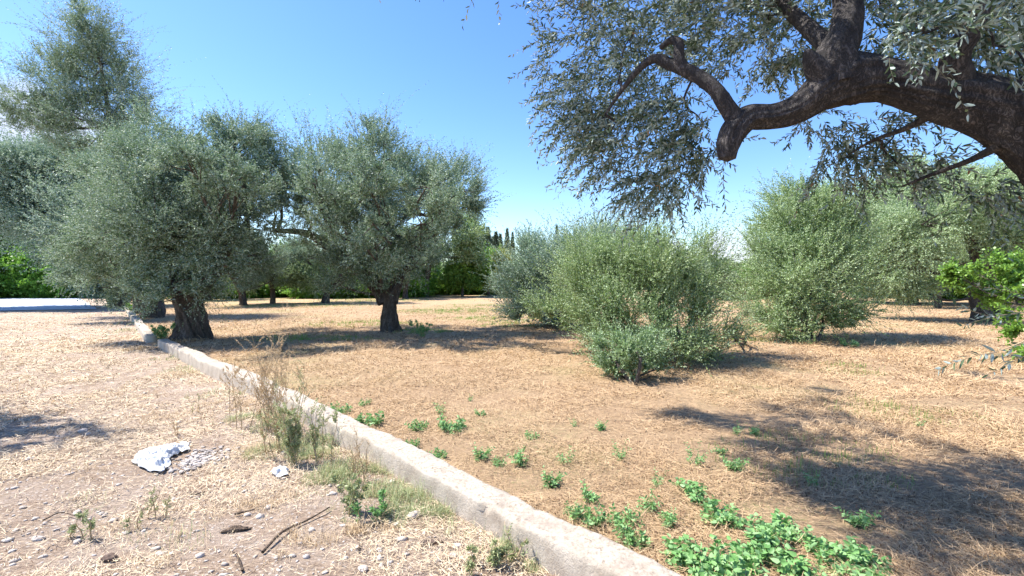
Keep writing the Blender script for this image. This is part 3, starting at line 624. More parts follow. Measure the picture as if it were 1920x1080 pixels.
b = GG(942, 556)
bush("yellow_bush", "yellowish green rounded bush left of the farthest thicket", b,
     [LB(945, 500, b[1], 1.4, 1.2, 1.4), LB(935, 530, b[1], 1.0, 1, 1.0)], M_YEL, 33, dens=12, ntw=14, ll=.14, lw=.05, tl=(.4, .7))

OG = "older olive trees in the rows behind the middle olive"
for px, d, sc_, rz, lab in [(455, 31, .95, 1.9, "grey green olive behind the gap between gnarled and middle olives"), (610, 34, 1.0, 3.6, "grey green olive hidden behind the middle olive's left boughs"), (390, 40, 1.0, .7, "grey green olive at the back left beside the gnarled trunk"),
                            (760, 42, 1.0, 5.0, "grey green olive far behind the middle trunk"), (1690, 31, 1.15, 2.6, "grey green olive between rounded green olive and thin stemmed tree"), (1960, 30, 1.1, 4.4, "grey green olive behind the right edge citrus"), (1330, 40, .62, 1.2, "low grey green olive behind the large thicket"), (1180, 44, .6, 2.2, "low grey green olive behind the left part of the large thicket")]:
    q = P(px, 540, d); copy_tree(midt, (q[0], d, 0), rz, (sc_, sc_, sc_ * .85), lab, OG)
# far tree belt, each tree its own thing
b = np.array((-48.0, 92.0, 0.0))
belt = tree("distant_tree", "hazy dark tree of the belt behind the left orchard end", "tree", b,
     [b + (0, 0, -.3), b + (.2, 0, 3)], [.4, .3],
     [(b[0], b[1], 5.0, 4.6, 4, 3.4), (b[0] - 3, b[1], 3.6, 3.4, 3, 2.6), (b[0] + 3.2, b[1], 3.9, 3.4, 3, 2.8), (b[0], b[1] - 1, 2.0, 4.5, 2.5, 1.8)],
     M_OLIVE_G, 34, dens=5, ntw=16, nl=14, ll=.42, lw=.2, tl=(.8, 1.4), spread=(40, 75))
BG2 = "trees of the far belt behind the orchard"; belt['group'] = BG2
spots = [(-38, 94), (-28, 91), (-19, 95), (-10, 92), (-62, 90), (-78, 84), (18, 96), (29, 90), (40, 93), (51, 88), (63, 84), (8, 99), (-1, 101)]
BL = ["between small round tree and gnarled trunk", "directly behind the small round tree", "behind the left bough of the middle olive", "behind the middle olive trunk", "behind the gnarled trunk", "behind the far left asphalt end", "behind the left half of the large thicket", "behind the right half of the large thicket",
      "behind the brush pile", "behind the round right olive", "behind the split trunk olive", "behind the farthest thicket", "below the distant cypresses"]
for (x, y), bl in zip(spots, BL):
    copy_tree(belt, (x, y, 0), rg.uniform(0, 6), (rg.uniform(.9, 1.3), rg.uniform(.9, 1.3), rg.uniform(.62, .85)), "distant belt tree " + bl, BG2)
belt['label'] = "distant belt tree left of the small round tree"; belt.scale = (1, 1, .8)
# taller trees at the right
b = np.array((29.0, 34.0, 0.0))
tallr = tree("tall_tree", "tall pale tree rising behind the limb at right above the round olive", "tree", b,
     [b + (0, 0, -.3), b + (.1, 0, 3), b + (0, 0, 6)], [.35, .28, .16],
     [(b[0], b[1], 8.2, 2.2, 2, 1.8), (b[0] - 2, b[1], 6.4, 2.4, 2, 2.0), (b[0] + 2.0, b[1], 6.4, 2.4, 2, 2.0), (b[0], b[1], 4.0, 3.6, 2.4, 2.2), (b[0], b[1], 2.0, 3.6, 2.2, 1.6)],
     M_OLIVE_P, 35, dens=10, ntw=14, ll=.2, lw=.06, tl=(.5, .9), limb_r=.12)
TG = "tall trees behind the right side of the orchard"; tallr['group'] = TG
copy_tree(tallr, (23.5, 38, 0), 2.0, (.95, .95, .85), "tall tree behind the rounded green olive bush, left of its pale neighbour", TG)
copy_tree(tallr, (36, 33, 0), 4.0, (1, 1, 1.0), "tall tree behind the split trunk olive at right edge", TG)

def cypress(b, h, r, seed):
    rng = np.random.default_rng(seed); root = thing("cypress_tree", "", "cypress", b); ta = Acc()
    tube(ta, [b + (0, 0, -.3), b + (0, 0, h * .8)], [.22, .05], 8); obj("trunk", ta.mesh("trunk", [M_BARK], origin=b), root)
    n = 2600; t = rng.random(n) ** .8; a = rng.uniform(0, 6.28, n); pr = r * np.minimum(1, (1 - t) * 2.6 + .05) * (.55 + .45 * np.minimum(1, t * 8)) * (.8 + .3 * vnoise(np.cos(a) * 2, np.sin(a) * 2, t * 14))
    q = pr * rng.uniform(.6, 1, n)
    O = b + np.stack([np.cos(a) * q, np.sin(a) * q, .6 + t * (h - .6)], -1); D = np.stack([np.cos(a) * .25, np.sin(a) * .25, np.ones(n)], -1) + rng.normal(0, .12, (n, 3))
    ca = Acc(); twigs(ca, rng, O, D, rng.uniform(.4, .8, n), 6, .3, .1, 0, stem=.008, spread=(10, 30)); obj("crown", ca.mesh("crown", [M_CYP, M_DRY], origin=b), root); return root
cy = cypress(np.array((-5.4, 105.0, 0.0)), 13.2, 1.15, 41)
CY = "distant cypresses above the citrus trees"
cy['label'] = "broad dark cypress second from left in the distant row"; cy['group'] = CY
for px, d, top, sw, lab in [(906, 106, 434, 1.0, "leftmost distant cypress half hidden by olive leaves"), (930, 108, 436, 1.0, "slim pointed cypress right of the broadest one"),
                            (925, 112, 445, 1.2, "shorter distant cypress filling between two taller ones"), (938, 104, 440, .8, "lower ragged cypress in the middle of the distant row"), (951, 107, 430, .75, "rightmost tall slim cypress of the distant row"),
                            (961, 110, 437, .6, "thin cypress tip just above the left thicket edge"), (1044, 110, 424, .6, "lone cypress tip poking above the farthest thicket")]:
    q = P(px, top, d); copy_tree(cy, (q[0], d, 0), rg.uniform(0, 6), (sw, sw, q[2] / 13.6), lab, CY)

# ---- brush pile
def brush(base, rx, rz, n, seed, label):
    rng = np.random.default_rng(seed); base = np.asarray(base, float); root = thing("brush_pile", label, "brush pile", base); a = Acc()
    for i in range(n):
        an = rng.uniform(0, 6.28); s = base + (rng.normal(0, rx * .5), rng.normal(0, rx * .4), rng.uniform(0, .1)); s[2] += rz * .75 * math.exp(-((s[0] - base[0]) / rx) ** 2 * 2) * rng.random()
        d = np.array((math.cos(an), math.sin(an) * .7, rng.uniform(-.2, .55))); L = rng.uniform(.6, 1.4)
        a = Acc(); tube(a, [s, s + d * L * .5 + rng.normal(0, .08, 3), s + d * L + rng.normal(0, .1, 3)], [.02, .014, .005], 5, sub=2)
        obj("dead_branch", a.mesh("dead_branch", [M_BARKD], True, base), root)
    a = Acc(); tube(a, [base + (-.7, -.4, .1), base + (-.1, -.5, .75), base + (.5, -.4, .9)], [.09, .08, .06], 9, .2, 3, .1, sub=5)
    obj("log", a.mesh("log", [M_BARKD], True, base), root)
    n = 500; O = base + np.stack([rng.normal(0, rx * .5, n), rng.normal(0, rx * .4, n), np.abs(rng.normal(0, 1, n)) * rz * .4], -1)
    ca = Acc(); twigs(ca, rng, O, rng.normal(0, 1, (n, 3)) + (0, 0, .6), .5, 12, .06, .02); obj("dry_leaves", ca.mesh("dry_leaves", [M_GREYW, M_DRY], origin=base), root)
b = GG(1396, 562); brush(b, 1.7, 2.2, 70, 51, "heap of cut dead brown branches between the thicket and the right olive")

# ---- off-frame tree at left whose shade falls on the verge
b = np.array((-10.6, 5.2, 0.0)); b[2] = gz(b)
tree("olive_tree", "olive tree standing outside the left picture edge that shades the dirt verge", "olive tree", b,
     [b + (0, 0, -.2), b + (0, 0, 1), b + (.1, 0, 2.4)], [.4, .3, .2],
     [(-9.3, 5.4, 4.2, 1.3, 1.3, 1.1), (-10.8, 4.8, 3.8, 1.6, 1.5, 1.2), (-7.75, 5.9, 4.5, .5, .5, .4), (-7.9, 6.3, 4.3, .5, .4, .4), (-8.4, 5.4, 4.4, .7, .6, .5), (-7.7, 5.3, 4.3, .5, .5, .4), (-8.0, 5.0, 4.6, .6, .5, .4)], M_OLIVE, 36, dens=14, ntw=12, ll=.09, lw=.024)

# ------------------------------------------------------------------ foreground olive
def near_olive():
    rng = np.random.default_rng(70)
    b = np.array((4.5, 2.2, 0.0)); b[2] = gz(b)
    root = thing("olive_tree", "near old olive tree reaching its crooked bare limb across the upper right", "olive tree", b)
    a = Acc()
    main = [b + (.1, 0, -.2), b + (0, 0, .5), b + (-.15, .1, 1.1)] + TP((2330, 560, 2.5), (2170, 400, 2.55), (2040, 300, 2.62), (1930, 236, 2.7), (1840, 200, 2.78), (1740, 172, 2.85), (1660, 152, 2.92), (1600, 150, 2.97), (1545, 172, 3.0), (1500, 203, 3.05), (1450, 219, 3.1), (1405, 222, 3.12), (1378, 245, 3.12), (1366, 272, 3.12), (1364, 297, 3.12))
    tube(a, main, [.52, .42, .36, .33, .28, .235, .20, .175, .15, .132, .155, .12, .10, .086, .078, .088, .078, .062], 84, .30, 3, .20, sub=26)
    tube(a, TP((1385, 232, 3.12), (1366, 205, 3.12), (1345, 172, 3.13), (1315, 148, 3.17), (1283, 130, 3.22), (1255, 120, 3.28), (1228, 110, 3.33), (1200, 128, 3.37), (1165, 170, 3.42), (1135, 215, 3.45)), [.065, .055, .05, .047, .046, .042, .034, .024, .016, .008], 24, .15, 9, .08, sub=10)
    tube(a, TP((1288, 135, 3.21), (1273, 110, 3.22), (1272, 82, 3.24), (1258, 76, 3.27), (1238, 90, 3.3)), [.04, .036, .035, .026, .018], 16, .15, 4, .05, sub=6)
    tube(a, TP((1570, 165, 2.98), (1565, 110, 2.99), (1585, 60, 3.0), (1590, 0, 3.05), (1575, -90, 3.1), (1600, -220, 3.2)), [.13, .125, .095, .08, .075, .05], 32, .18, 6, .1, sub=14)
    tube(a, TP((1550, 150, 2.98), (1525, 120, 2.95), (1512, 95, 2.92)), [.10, .06, .02], 20, .2, 8, .1, sub=8)
    tube(a, TP((1610, 160, 2.95), (1555, 90, 3.1), (1480, 20, 3.4), (1400, -60, 3.8), (1300, -130, 4.2)), [.07, .06, .045, .035, .02], 14, .1, 5, 0, sub=8)
    tube(a, TP((1800, 190, 2.8), (1790, 110, 2.7), (1830, 40, 2.6), (1850, -60, 2.6)), [.1, .07, .05, .04], 16, .15, 5, .05, sub=8)
    tube(a, TP((1900, 225, 2.7), (1950, 140, 2.9), (1990, -40, 3.4)), [.14, .1, .08], 16, .15, 5, .05, sub=8)
    tube(a, TP((1775, 200, 2.8), (1700, 240, 3.0), (1640, 262, 3.2), (1590, 290, 3.35)), [.03, .018, .012, .005], 8, 0, 5, 0, sub=5)
    tube(a, TP((1880, 270, 2.7), (1820, 300, 2.9), (1740, 330, 3.1), (1690, 350, 3.2)), [.03, .018, .012, .005], 8, 0, 5, 0, sub=5)
    # lobes: px, py, depth, radius, share
    lobes = [(1150, 70, 4.0, .46, 1.1), (1260, 40, 4.2, .48, 1.2), (1105, 160, 4.0, .38, 1.2), (1180, 180, 3.9, .40, 1.2), (1085, 250, 4.0, .32, 1), (1165, 280, 3.9, .36, 1.3), (1225, 340, 3.8, .27, 1.1), (1275, 285, 3.7, .27, 1), (1250, 220, 3.8, .30, .9), (1115, 20, 4.0, .35, .8), (1210, 120, 4.0, .35, .8), (1300, 230, 3.6, .16, .4), (1040, 110, 4.3, .2, .3), (1300, 60, 3.9, .35, .8), (1400, 20, 3.6, .4, 1), (1470, 30, 3.4, .35, .9),
             (1350, 30, 4.0, .45, 1.0), (1440, 60, 3.8, .4, .9), (1520, 30, 3.5, .35, .8), (1440, 130, 4.2, .28, .5), (1490, 100, 3.7, .22, .5), (1350, 95, 4.2, .25, .5), (1650, 30, 3.3, .3, .7), (1720, 70, 3.4, .28, .7), (1800, 50, 3.1, .32, .9), (1870, 90, 3.2, .32, .8), (1760, 10, 2.9, .3, .8), (1900, 20, 2.7, .32, .8),
             (1660, 80, 3.2, .2, .4), (1780, 120, 3.3, .25, .5), (1600, 240, 3.7, .2, .5), (1650, 265, 3.5, .22, .55), (1530, 230, 3.9, .14, .25), (1570, 300, 3.7, .18, .5), (1660, 320, 3.5, .18, .4), (1740, 300, 3.4, .14, .3), (1850, 345, 3.2, .10, .15), (1700, 60, 2.5, .12, .25), (1850, 60, 2.3, .14, .35), (1920, 130, 2.5, .2, .4),
             (1500, -110, 3.8, .7, 1.6), (1300, -140, 4.2, .7, 1.6), (1700, -150, 3.4, .7, 1.4), (1180, -60, 4.2, .5, 1), (1900, -120, 3.2, .6, 1.2), (2050, 40, 3.2, .6, 1.2), (2150, 250, 3.6, .5, .8), (1400, -250, 4.6, .6, 1), (1650, -330, 4.2, .7, 1.2), (2000, 150, 3.9, .5, 1)]
    ctr = P(1500, 60, 3.3); O, D, L, Tn = [], [], [], []
    C = []
    lobes = [tuple(P(*q[:3])) + q[3:] + (q[1],) for q in lobes] + [(X, Y, Z_, r, sh, 0) for X, Y, Z_, r, sh in
             [(.9, 3.3, 4.2, .45, 1.2), (1.5, 3.1, 4.1, .45, 1.2), (2.1, 3.0, 4.0, .45, 1.2), (1.2, 3.7, 4.6, .5, 1.2), (2.6, 2.8, 4.0, .4, 1), (.3, 3.4, 4.4, .35, .8), (2.2, 3.2, 5.0, .8, 1.5), (2.8, 4.4, 5.4, .8, 1.5), (3.4, 2.6, 4.8, .9, 1.2), (4.2, 3.8, 5.2, .9, 1.3),  # unseen upper crown clumps, added to shade the limb and ground
              (1.3, 2.3, 4.4, .6, 1.6), (2.2, 1.8, 4.4, .8, 1.3), (3.2, 1.4, 4.6, .9, 1.3), (4.4, 2.4, 4.6, .9, 1.3), (.5, 3.1, 4.6, .45, 1)]]
    for (sx, sy) in [(1450, 870), (1520, 830), (1420, 810), (1560, 770), (1600, 800), (1550, 930), (1640, 960), (1700, 1030), (1790, 1010), (1860, 1060), (1600, 870), (1680, 910), (1760, 930), (1880, 980), (1900, 890), (1820, 870), (1700, 840), (1800, 1070), (1900, 1075), (1720, 1075), (1650, 1005), (1480, 850), (1350, 800), (1300, 792), (1400, 800), (1480, 780), (1820, 708), (1890, 718), (1450, 840), (1500, 800), (1540, 860), (1590, 920), (1620, 840), (1330, 795), (1580, 745), (1900, 1020), (1800, 960), (1740, 990)]:  # unseen clumps added above the frame so their shadows land on these pixels
        q = G(sx, sy); z_ = 4.5
        for _ in range(6): yy = q[1] + sd[1] / sd[2] * z_; z_ = 1.6 + .62 * max(yy, .5) + .5
        lobes.append((q[0] + sd[0] / sd[2] * z_, q[1] + sd[1] / sd[2] * z_, z_, .22, (.75 if sx < 1620 and sy < 890 else .42), 0))
    for (cx, cy_, cz, r, sh, py) in lobes:
        c = np.array((cx, cy_, cz)); k = max(3, int(11 * sh)); cc = c + nrm(rng.normal(0, 1, (k, 3))) * rng.uniform(.3, 1, (k, 1)) * r * (1, 1, .85)
        for q in cc:
            n = int(4 + 3.5 * rng.random()); o = q + rng.normal(0, 1, (n, 3)) * r * .22
            dd = nrm(o - c) * .6 + nrm((c - ctr) * (1, .4, .4)) * .7 + rng.normal(0, .35, (n, 3)) + (0, 0, -.15 if py > 140 else .1)
            o = o[~((o[:, 1] > .3) & (abs(o[:, 0]) < 1.1 * o[:, 1]) & (o[:, 2] < HC + .615 * o[:, 1]))] if py == 0 and False else o
            O.append(o); D.append(dd); L.append(rng.uniform(.2, .42, n)); C.append((c, q))
    O = np.concatenate(O); D = np.concatenate(D); L = np.concatenate(L)
    # thin branches from the limbs to the clumps
    anchors = np.array(TP((1228, 110, 3.33), (1165, 170, 3.42), (1283, 130, 3.22), (1258, 76, 3.27), (1480, 20, 3.4), (1400, -60, 3.8), (1590, 0, 3.05), (1575, -90, 3.1), (1830, 40, 2.6), (1850, -60, 2.6), (1950, 140, 2.9), (1990, -40, 3.4), (1600, -220, 3.2), (1300, -130, 4.2), (1640, 262, 3.2), (1590, 290, 3.35), (1740, 330, 3.1), (1820, 300, 2.9), (1720, 170, 2.85), (1135, 215, 3.45)))
    qs = [q for c, q in C]; qs.sort(key=lambda q: np.linalg.norm(anchors - q, axis=1).min()); nodes = [n_ for n_ in anchors]; rads = [.011] * len(nodes)
    for q in qs[::2]:
        A_ = np.array(nodes); dd_ = np.linalg.norm(A_ - q, axis=1); j = np.argmin(dd_); s = A_[j]; l2 = dd_[j]; r0 = rads[j]
        m1 = s * .66 + q * .34 + rng.normal(0, .10 * l2, 3) + (0, 0, .06 * l2); m2 = s * .3 + q * .7 + rng.normal(0, .09 * l2, 3)
        r1 = max(.0022, r0 * .72)
        tube(a, [s, m1, m2, q], [r0 * .9, r0 * .85, r1 * 1.05, r1 * .8], 5, 0, 0, 0, sub=4)
        nodes += [m1, m2, q]; rads += [r0 * .8, r1, r1 * .85]
    obj("trunk", a.mesh("trunk", [M_BARKN], True, b), root)
    ca = Acc(); twigs(ca, rng, O, D, L, 22, .064, .0145, .18, spread=(30, 62), detail=True, stem=.0018)
    obj("crown", ca.mesh("crown", [M_OLIVE_N, M_TWIG], origin=b), root)
    # hanging low shoots at the right edge
    sa = Acc()
    for pts, r in [(TP((2170, 560, 2.2), (2050, 600, 2.2), (1960, 625, 2.25), (1895, 650, 2.28), (1845, 668, 2.3)), .006), (TP((2150, 520, 2.4), (2030, 545, 2.5), (1950, 580, 2.6), (1890, 590, 2.65)), .006), (TP((2150, 600, 2.4), (2030, 620, 2.4), (1950, 640, 2.4)), .005)]:
        tube(sa, pts, np.linspace(r, .002, len(pts)), 6, 0, 0, 0, sub=4, mi=1)
    OO = np.array(TP((1870, 660, 2.3), (1880, 600, 2.65), (1915, 585, 2.6), (1960, 650, 2.4), (1990, 600, 2.4), (1940, 560, 2.6))); DD = np.array([(-.95, .1, -.1), (-.9, 0, .22), (-.8, .2, -.15), (-.7, 0, -.3), (-.6, .1, -.5), (-.7, .1, .3)])
    twigs(sa, rng, OO, DD, [.26, .3, .34, .3, .3, .28], 18, .062, .013, .05, detail=True, stem=.002)
    obj("hanging_shoot", sa.mesh("hanging_shoot", [M_OLIVE_N, M_DRY], origin=b), root)
near_olive()

# ------------------------------------------------------------------ straw, grass, gravel (beyond counting)
rng = np.random.default_rng(5)
def scatter(n, side, dmin, dmax, pw=1.0, half=1.25):
    """points spread over the ground in front, denser close by"""
    u = rng.random(n); d = dmin * (dmax / dmin) ** (u ** pw); x = d * rng.uniform(-half, half, n)
    v = x - wallx(d)
    ok = (v > .32) if side > 0 else (v < -.03)
    return x[ok], d[ok]
def blades(n, side, dmin, dmax, L, W, flat, m, name, label, pw=1.0):
    x, y = scatter(n, side, dmin, dmax, pw); k = len(x); d = np.hypot(x, y)
    sc = np.clip(d / 5, .75, 3.2)
    cl = fbm(x * 1.7, y * 1.7, None, 3, 40); ok = rng.random(k) < np.clip((cl - .30) * 4, .12, 1); x, y, sc, k = x[ok], y[ok], sc[ok], ok.sum()
    an = fbm(x * .8, y * .8, None, 2, 60) * 9 + rng.normal(0, 1.3, k)
    l = L * rng.uniform(.4, 1.4, k) * np.sqrt(sc); wd = W * rng.uniform(.6, 1.4, k) * sc
    z = gh(x, y) + .004 + rng.random(k) ** 2 * .035; ti = rng.normal(.06, .16, k) * flat
    d3 = np.stack([np.cos(an) * np.cos(ti), np.sin(an) * np.cos(ti), np.sin(ti)], -1); s = np.stack([-np.sin(an), np.cos(an), rng.normal(0, .5, k)], -1); s = nrm(s)
    p = np.stack([x, y, z], -1); bow = rng.normal(0, .12, k)[:, None] * l[:, None]
    mid = p + d3 * l[:, None] * .5 + np.stack([-np.sin(an), np.cos(an), .1 + 0 * an], -1) * bow; e = p + d3 * l[:, None]
    e[:, 2] = np.maximum(e[:, 2], gh(e[:, 0], e[:, 1]) + .002); mid[:, 2] = np.maximum(mid[:, 2], gh(mid[:, 0], mid[:, 1]) + .004)
    w2 = wd[:, None] * .5
    V = np.stack([p - s * w2, p + s * w2, mid + s * w2, mid - s * w2, e + s * w2 * .4, e - s * w2 * .4], 1).reshape(-1, 3)
    q = np.arange(k)[:, None] * 6
    Fc = np.concatenate([q + np.array([[0, 1, 2, 3]]), q + np.array([[3, 2, 4, 5]])])
    pr = np.clip(rng.random(k) * .7 + (fbm(x * .9, y * .9, None, 3, 71) - .35) * .9, 0, 1)
    tag(obj(name, mesh_np(name, V, Fc, [m], rnd=np.repeat(pr, 6))), label, name.replace("_", " "), kind="stuff")
blades(430000, 1, 1.6, 30, .095, .0027, 1.8, M_STRAW, "dry_straw", "cut golden straw lying over the orchard floor", .85)
blades(240000, -1, 1.6, 24, .075, .003, 1.7, M_STRAWP, "straw_litter", "short pale straw litter on the dirt verge", .85)

M_LITTER = leaf_mat("dead_leaf", (.055, .03, .018), (.24, .13, .06), (.2, .12, .07), 0.05, 0.8)
blades(150000, 1, 1.6, 30, .022, .006, 4.0, M_LITTER, "leaf_litter", "small dark dead leaves among the cut straw", .85)
blades(60000, -1, 1.6, 24, .022, .005, 4.0, M_LITTER, "leaf_litter", "small dark dead leaves and bits on the dirt verge", .85)

def patch_grass(name, label, patches, n, h, wd, m, lean=.5):
    X, Y, H = [], [], []
    for (px, py, rx, ry, dn) in patches:
        c = G(px, py); k = int(n * dn); a = rng.uniform(0, 6.28, k); r = np.sqrt(rng.random(k))
        X.append(c[0] + np.cos(a) * r * rx); Y.append(c[1] + np.sin(a) * r * ry); H.append(np.full(k, 1.0) * (1.1 - .6 * r))
    x = np.concatenate(X); y = np.concatenate(Y); H = np.concatenate(H); 
    ok = rng.random(len(x)) < np.clip((fbm(x * 4, y * 4, None, 3, 20) - .46) * 7, 0.03, 1); vv = x - wallx(y); ok &= (vv < -.02) | (vv > .34)
    x, y, H = x[ok], y[ok], H[ok]; k = len(x)
    d = np.hypot(x, y); sc = np.clip(d / 6, .8, 3)
    z = gh(x, y) - .005; an = rng.uniform(0, 6.28, k); l = h * H * rng.uniform(.3, 1.0, k) * (1 + 1.1 * (rng.random(k) < .12)) * (.45 + 1.1 * vnoise(x * 5, y * 5, None, 91)); ln = rng.uniform(.1, 1, k) * lean
    p = np.stack([x, y, z], -1); hd = np.stack([np.cos(an), np.sin(an), 0 * an], -1); s = np.stack([-np.sin(an), np.cos(an), 0 * an], -1) * (wd * sc * .5)[:, None]
    mid = p + (hd * ln[:, None] * .35 + np.array((0, 0, .6))) * l[:, None]; e = p + (hd * ln[:, None] + np.array((0, 0, .95)) - np.array((0, 0, .5)) * ln[:, None] ** 2) * l[:, None]
    V = np.stack([p - s, p + s, mid + s * .8, mid - s * .8, e], 1).reshape(-1, 3); q = np.arange(k)[:, None] * 5
    tag(obj(name, mesh_np(name, V, [q + np.array([[0, 1, 2, 3]]), q + np.array([[3, 2, 4]])], [m], rnd=np.repeat(rng.random(k), 5))), label, "grass", kind="stuff")
patch_grass("green_grass", "thin green grass in the shade and damp spots of the orchard floor",
            [(680, 610, 2.2, 1.5, 1), (790, 625, 1.0, .7, .6), (560, 640, 1.5, .8, .3), (900, 575, 3.2, 2.5, 1), (820, 585, 2.5, 1.5, .6), (650, 560, 5, 3, .8), (430, 565, 5, 4, .8), (960, 610, 1.6, 1.2, .5),
             (1410, 620, 1.2, 1.2, .6), (1400, 580, 2, 2, .7), (1600, 700, .7, .6, .2), (1640, 780, .6, .6, .14), (1740, 790, .6, .5, .1), (880, 585, 4, 3, 2), (560, 575, 5, 3, 1.2), (420, 558, 7, 6, 2), (960, 600, 2.5, 1.5, 1.2), (700, 565, 5, 4, 1.5), (1480, 860, .9, .6, .25), (1560, 900, .7, .4, .2), (1370, 640, 1, .8, .4), (880, 600, 1.5, 1, .3), (1320, 680, .8, .4, .2), (640, 640, 1.2, .6, .3), (1150, 590, 3, 1.5, .4)],
            4600, .10, .005, M_GRASS)
patch_grass("verge_grass", "sparse greyish grass tufts on the verge along the foot of the wall",
            [(430, 735, .6, .4, .7), (380, 690, .7, .5, .5), (330, 670, .6, .5, .4), (650, 880, .25, .25, 1.1), (700, 900, .25, .2, .9), (760, 945, .3, .2, 1.0), (660, 940, .2, .2, .7), (820, 990, .25, .12, .6), (940, 1045, .2, .12, 1.1), (980, 1060, .2, .1, .9), (590, 830, .3, .25, .7), (240, 620, .6, 1, .3), (210, 590, 1, 2, .3), (550, 870, .3, .2, .5), (500, 800, .4, .3, .4), (240, 930, .5, .3, .06), (300, 1010, .4, .2, .05), (640, 900, .35, .3, 1.5), (610, 860, .3, .25, 1.2), (720, 920, .35, .25, 1.3), (680, 960, .25, .2, .9), (800, 975, .3, .15, 1.2), (860, 1000, .2, .12, .8), (530, 850, .35, .25, 1), (470, 790, .4, .3, .8), (620, 930, .25, .2, .8)],
            1700, .125, .0036, M_GREYW, 1.1)
patch_grass("dry_grass", "pale dry grass tussock in the gap and foot of the wall",
            [(275, 655, .45, .5, .9), (330, 700, .4, .3, .3), (600, 870, .35, .3, .5), (690, 930, .35, .25, .5), (960, 1055, .35, .12, .6), (140, 1000, .5, .15, .2), (560, 900, .35, .2, .4), (440, 760, .5, .3, .5), (480, 850, .4, .25, .4), (60, 900, .6, .3, .25), (200, 740, .9, .5, .25), (90, 680, 1.2, .8, .25), (350, 980, .4, .2, .1), (420, 1050, .4, .12, .4), (650, 870, .4, .3, 1), (540, 830, .4, .3, .8), (600, 1010, .3, .12, .4), (150, 640, 1.2, .9, .3), (520, 940, .3, .2, .4), (300, 780, .6, .3, .25), (700, 1000, .2, .1, .4), (1390, 590, 1.2, 1.2, .8)], 1600, .12, .0034, M_DRY, 1.4)

def rocks(acc, rng, P_, S_, flat=.5):
    ico = [(0, 0, 1)] + [(math.cos(a) * .89, math.sin(a) * .89, .45) for a in np.arange(5) * 1.2566] + [(math.cos(a) * .89, math.sin(a) * .89, -.45) for a in np.arange(5) * 1.2566 + .628] + [(0, 0, -1)]
    f = [(0, 1 + i, 1 + (i + 1) % 5) for i in range(5)] + [(1 + i, 6 + i, 1 + (i + 1) % 5) for i in range(5)] + [(1 + (i + 1) % 5, 6 + i, 6 + (i + 1) % 5) for i in range(5)] + [(6 + i, 11, 6 + (i + 1) % 5) for i in range(5)]
    ico = np.array(ico); f = np.array(f); n = len(P_)
    sc = S_[:, None] * np.stack([rng.uniform(.7, 1.3, n), rng.uniform(.5, 1, n), rng.uniform(.25, .6, n)], -1); a = rng.uniform(0, 6.28, n)
    V = ico[None] * (1 + rng.normal(0, .14, (n, 12, 1))) * sc[:, None]; c, s = np.cos(a)[:, None], np.sin(a)[:, None]
    V = np.stack([V[..., 0] * c - V[..., 1] * s, V[..., 0] * s + V[..., 1] * c, V[..., 2]], -1) + P_[:, None]
    acc.add(V.reshape(-1, 3), (f[None] + (np.arange(n) * 12)[:, None, None]).reshape(-1, 3), np.repeat(rng.random(n), 12))
x, y = scatter(9000, -1, 1.7, 16, 1.0); s = rng.exponential(.006, len(x)) + .003; s = np.minimum(s, .035)
a = Acc(); rocks(a, rng, np.stack([x, y, gh(x, y) + s * .15], -1), s); tag(obj("gravel", a.mesh("gravel", [M_STONE])), "small pale gravel strewn over the dirt verge", "gravel", kind="stuff")
c = GG(380, 862); n = 300; x = c[0] + rng.normal(0, .11, n); y = c[1] + rng.normal(0, .13, n); s = rng.uniform(.008, .028, n)
a = Acc(); rocks(a, rng, np.stack([x, y, gh(x, y) + s * .3], -1), s); tag(obj("rubble", a.mesh("rubble", [M_CHIP])), "whitish broken chips heaped beside the white plastic sheet", "rubble", kind="stuff")

def blob(name, label, cat, px, py, size, m, seed, flat=(1, .7, .45), rot=0, group=None, rough=.5):
    r = np.random.default_rng(seed); c = GG(px, py); nu, nv = 28, 18
    u = np.linspace(0, 2 * math.pi, nu, endpoint=False); v = np.linspace(.06, math.pi - .06, nv); U, Vv = np.meshgrid(u, v, indexing='ij')
    q = np.stack([np.cos(U) * np.sin(Vv), np.sin(U) * np.sin(Vv), np.cos(Vv)], -1)
    k = 1 + rough * (fbm(q[..., 0] * 1.6 + seed, q[..., 1] * 1.6, q[..., 2] * 1.6, 4, seed) - .5) * 2
    q = q * k[..., None] * size * np.array(flat); cs, sn = math.cos(rot), math.sin(rot)
    q = np.stack([q[..., 0] * cs - q[..., 1] * sn, q[..., 0] * sn + q[..., 1] * cs, q[..., 2] + size * flat[2] * .45], -1)
    idx = np.arange(nu * nv).reshape(nu, nv); nx = np.roll(idx, -1, 0)
    Fc = np.stack([idx[:, :-1], idx[:, 1:], nx[:, 1:], nx[:, :-1]], -1).reshape(-1, 4)
    V = q.reshape(-1, 3); F2 = [Fc, np.array([idx[:, 0]]), np.array([idx[::-1, -1]])]
    o = obj(name, mesh_np(name, V, F2, [m], smooth=True), None, c); tag(o, label, cat, group); return o
SG = "loose pale stones on the dirt verge"
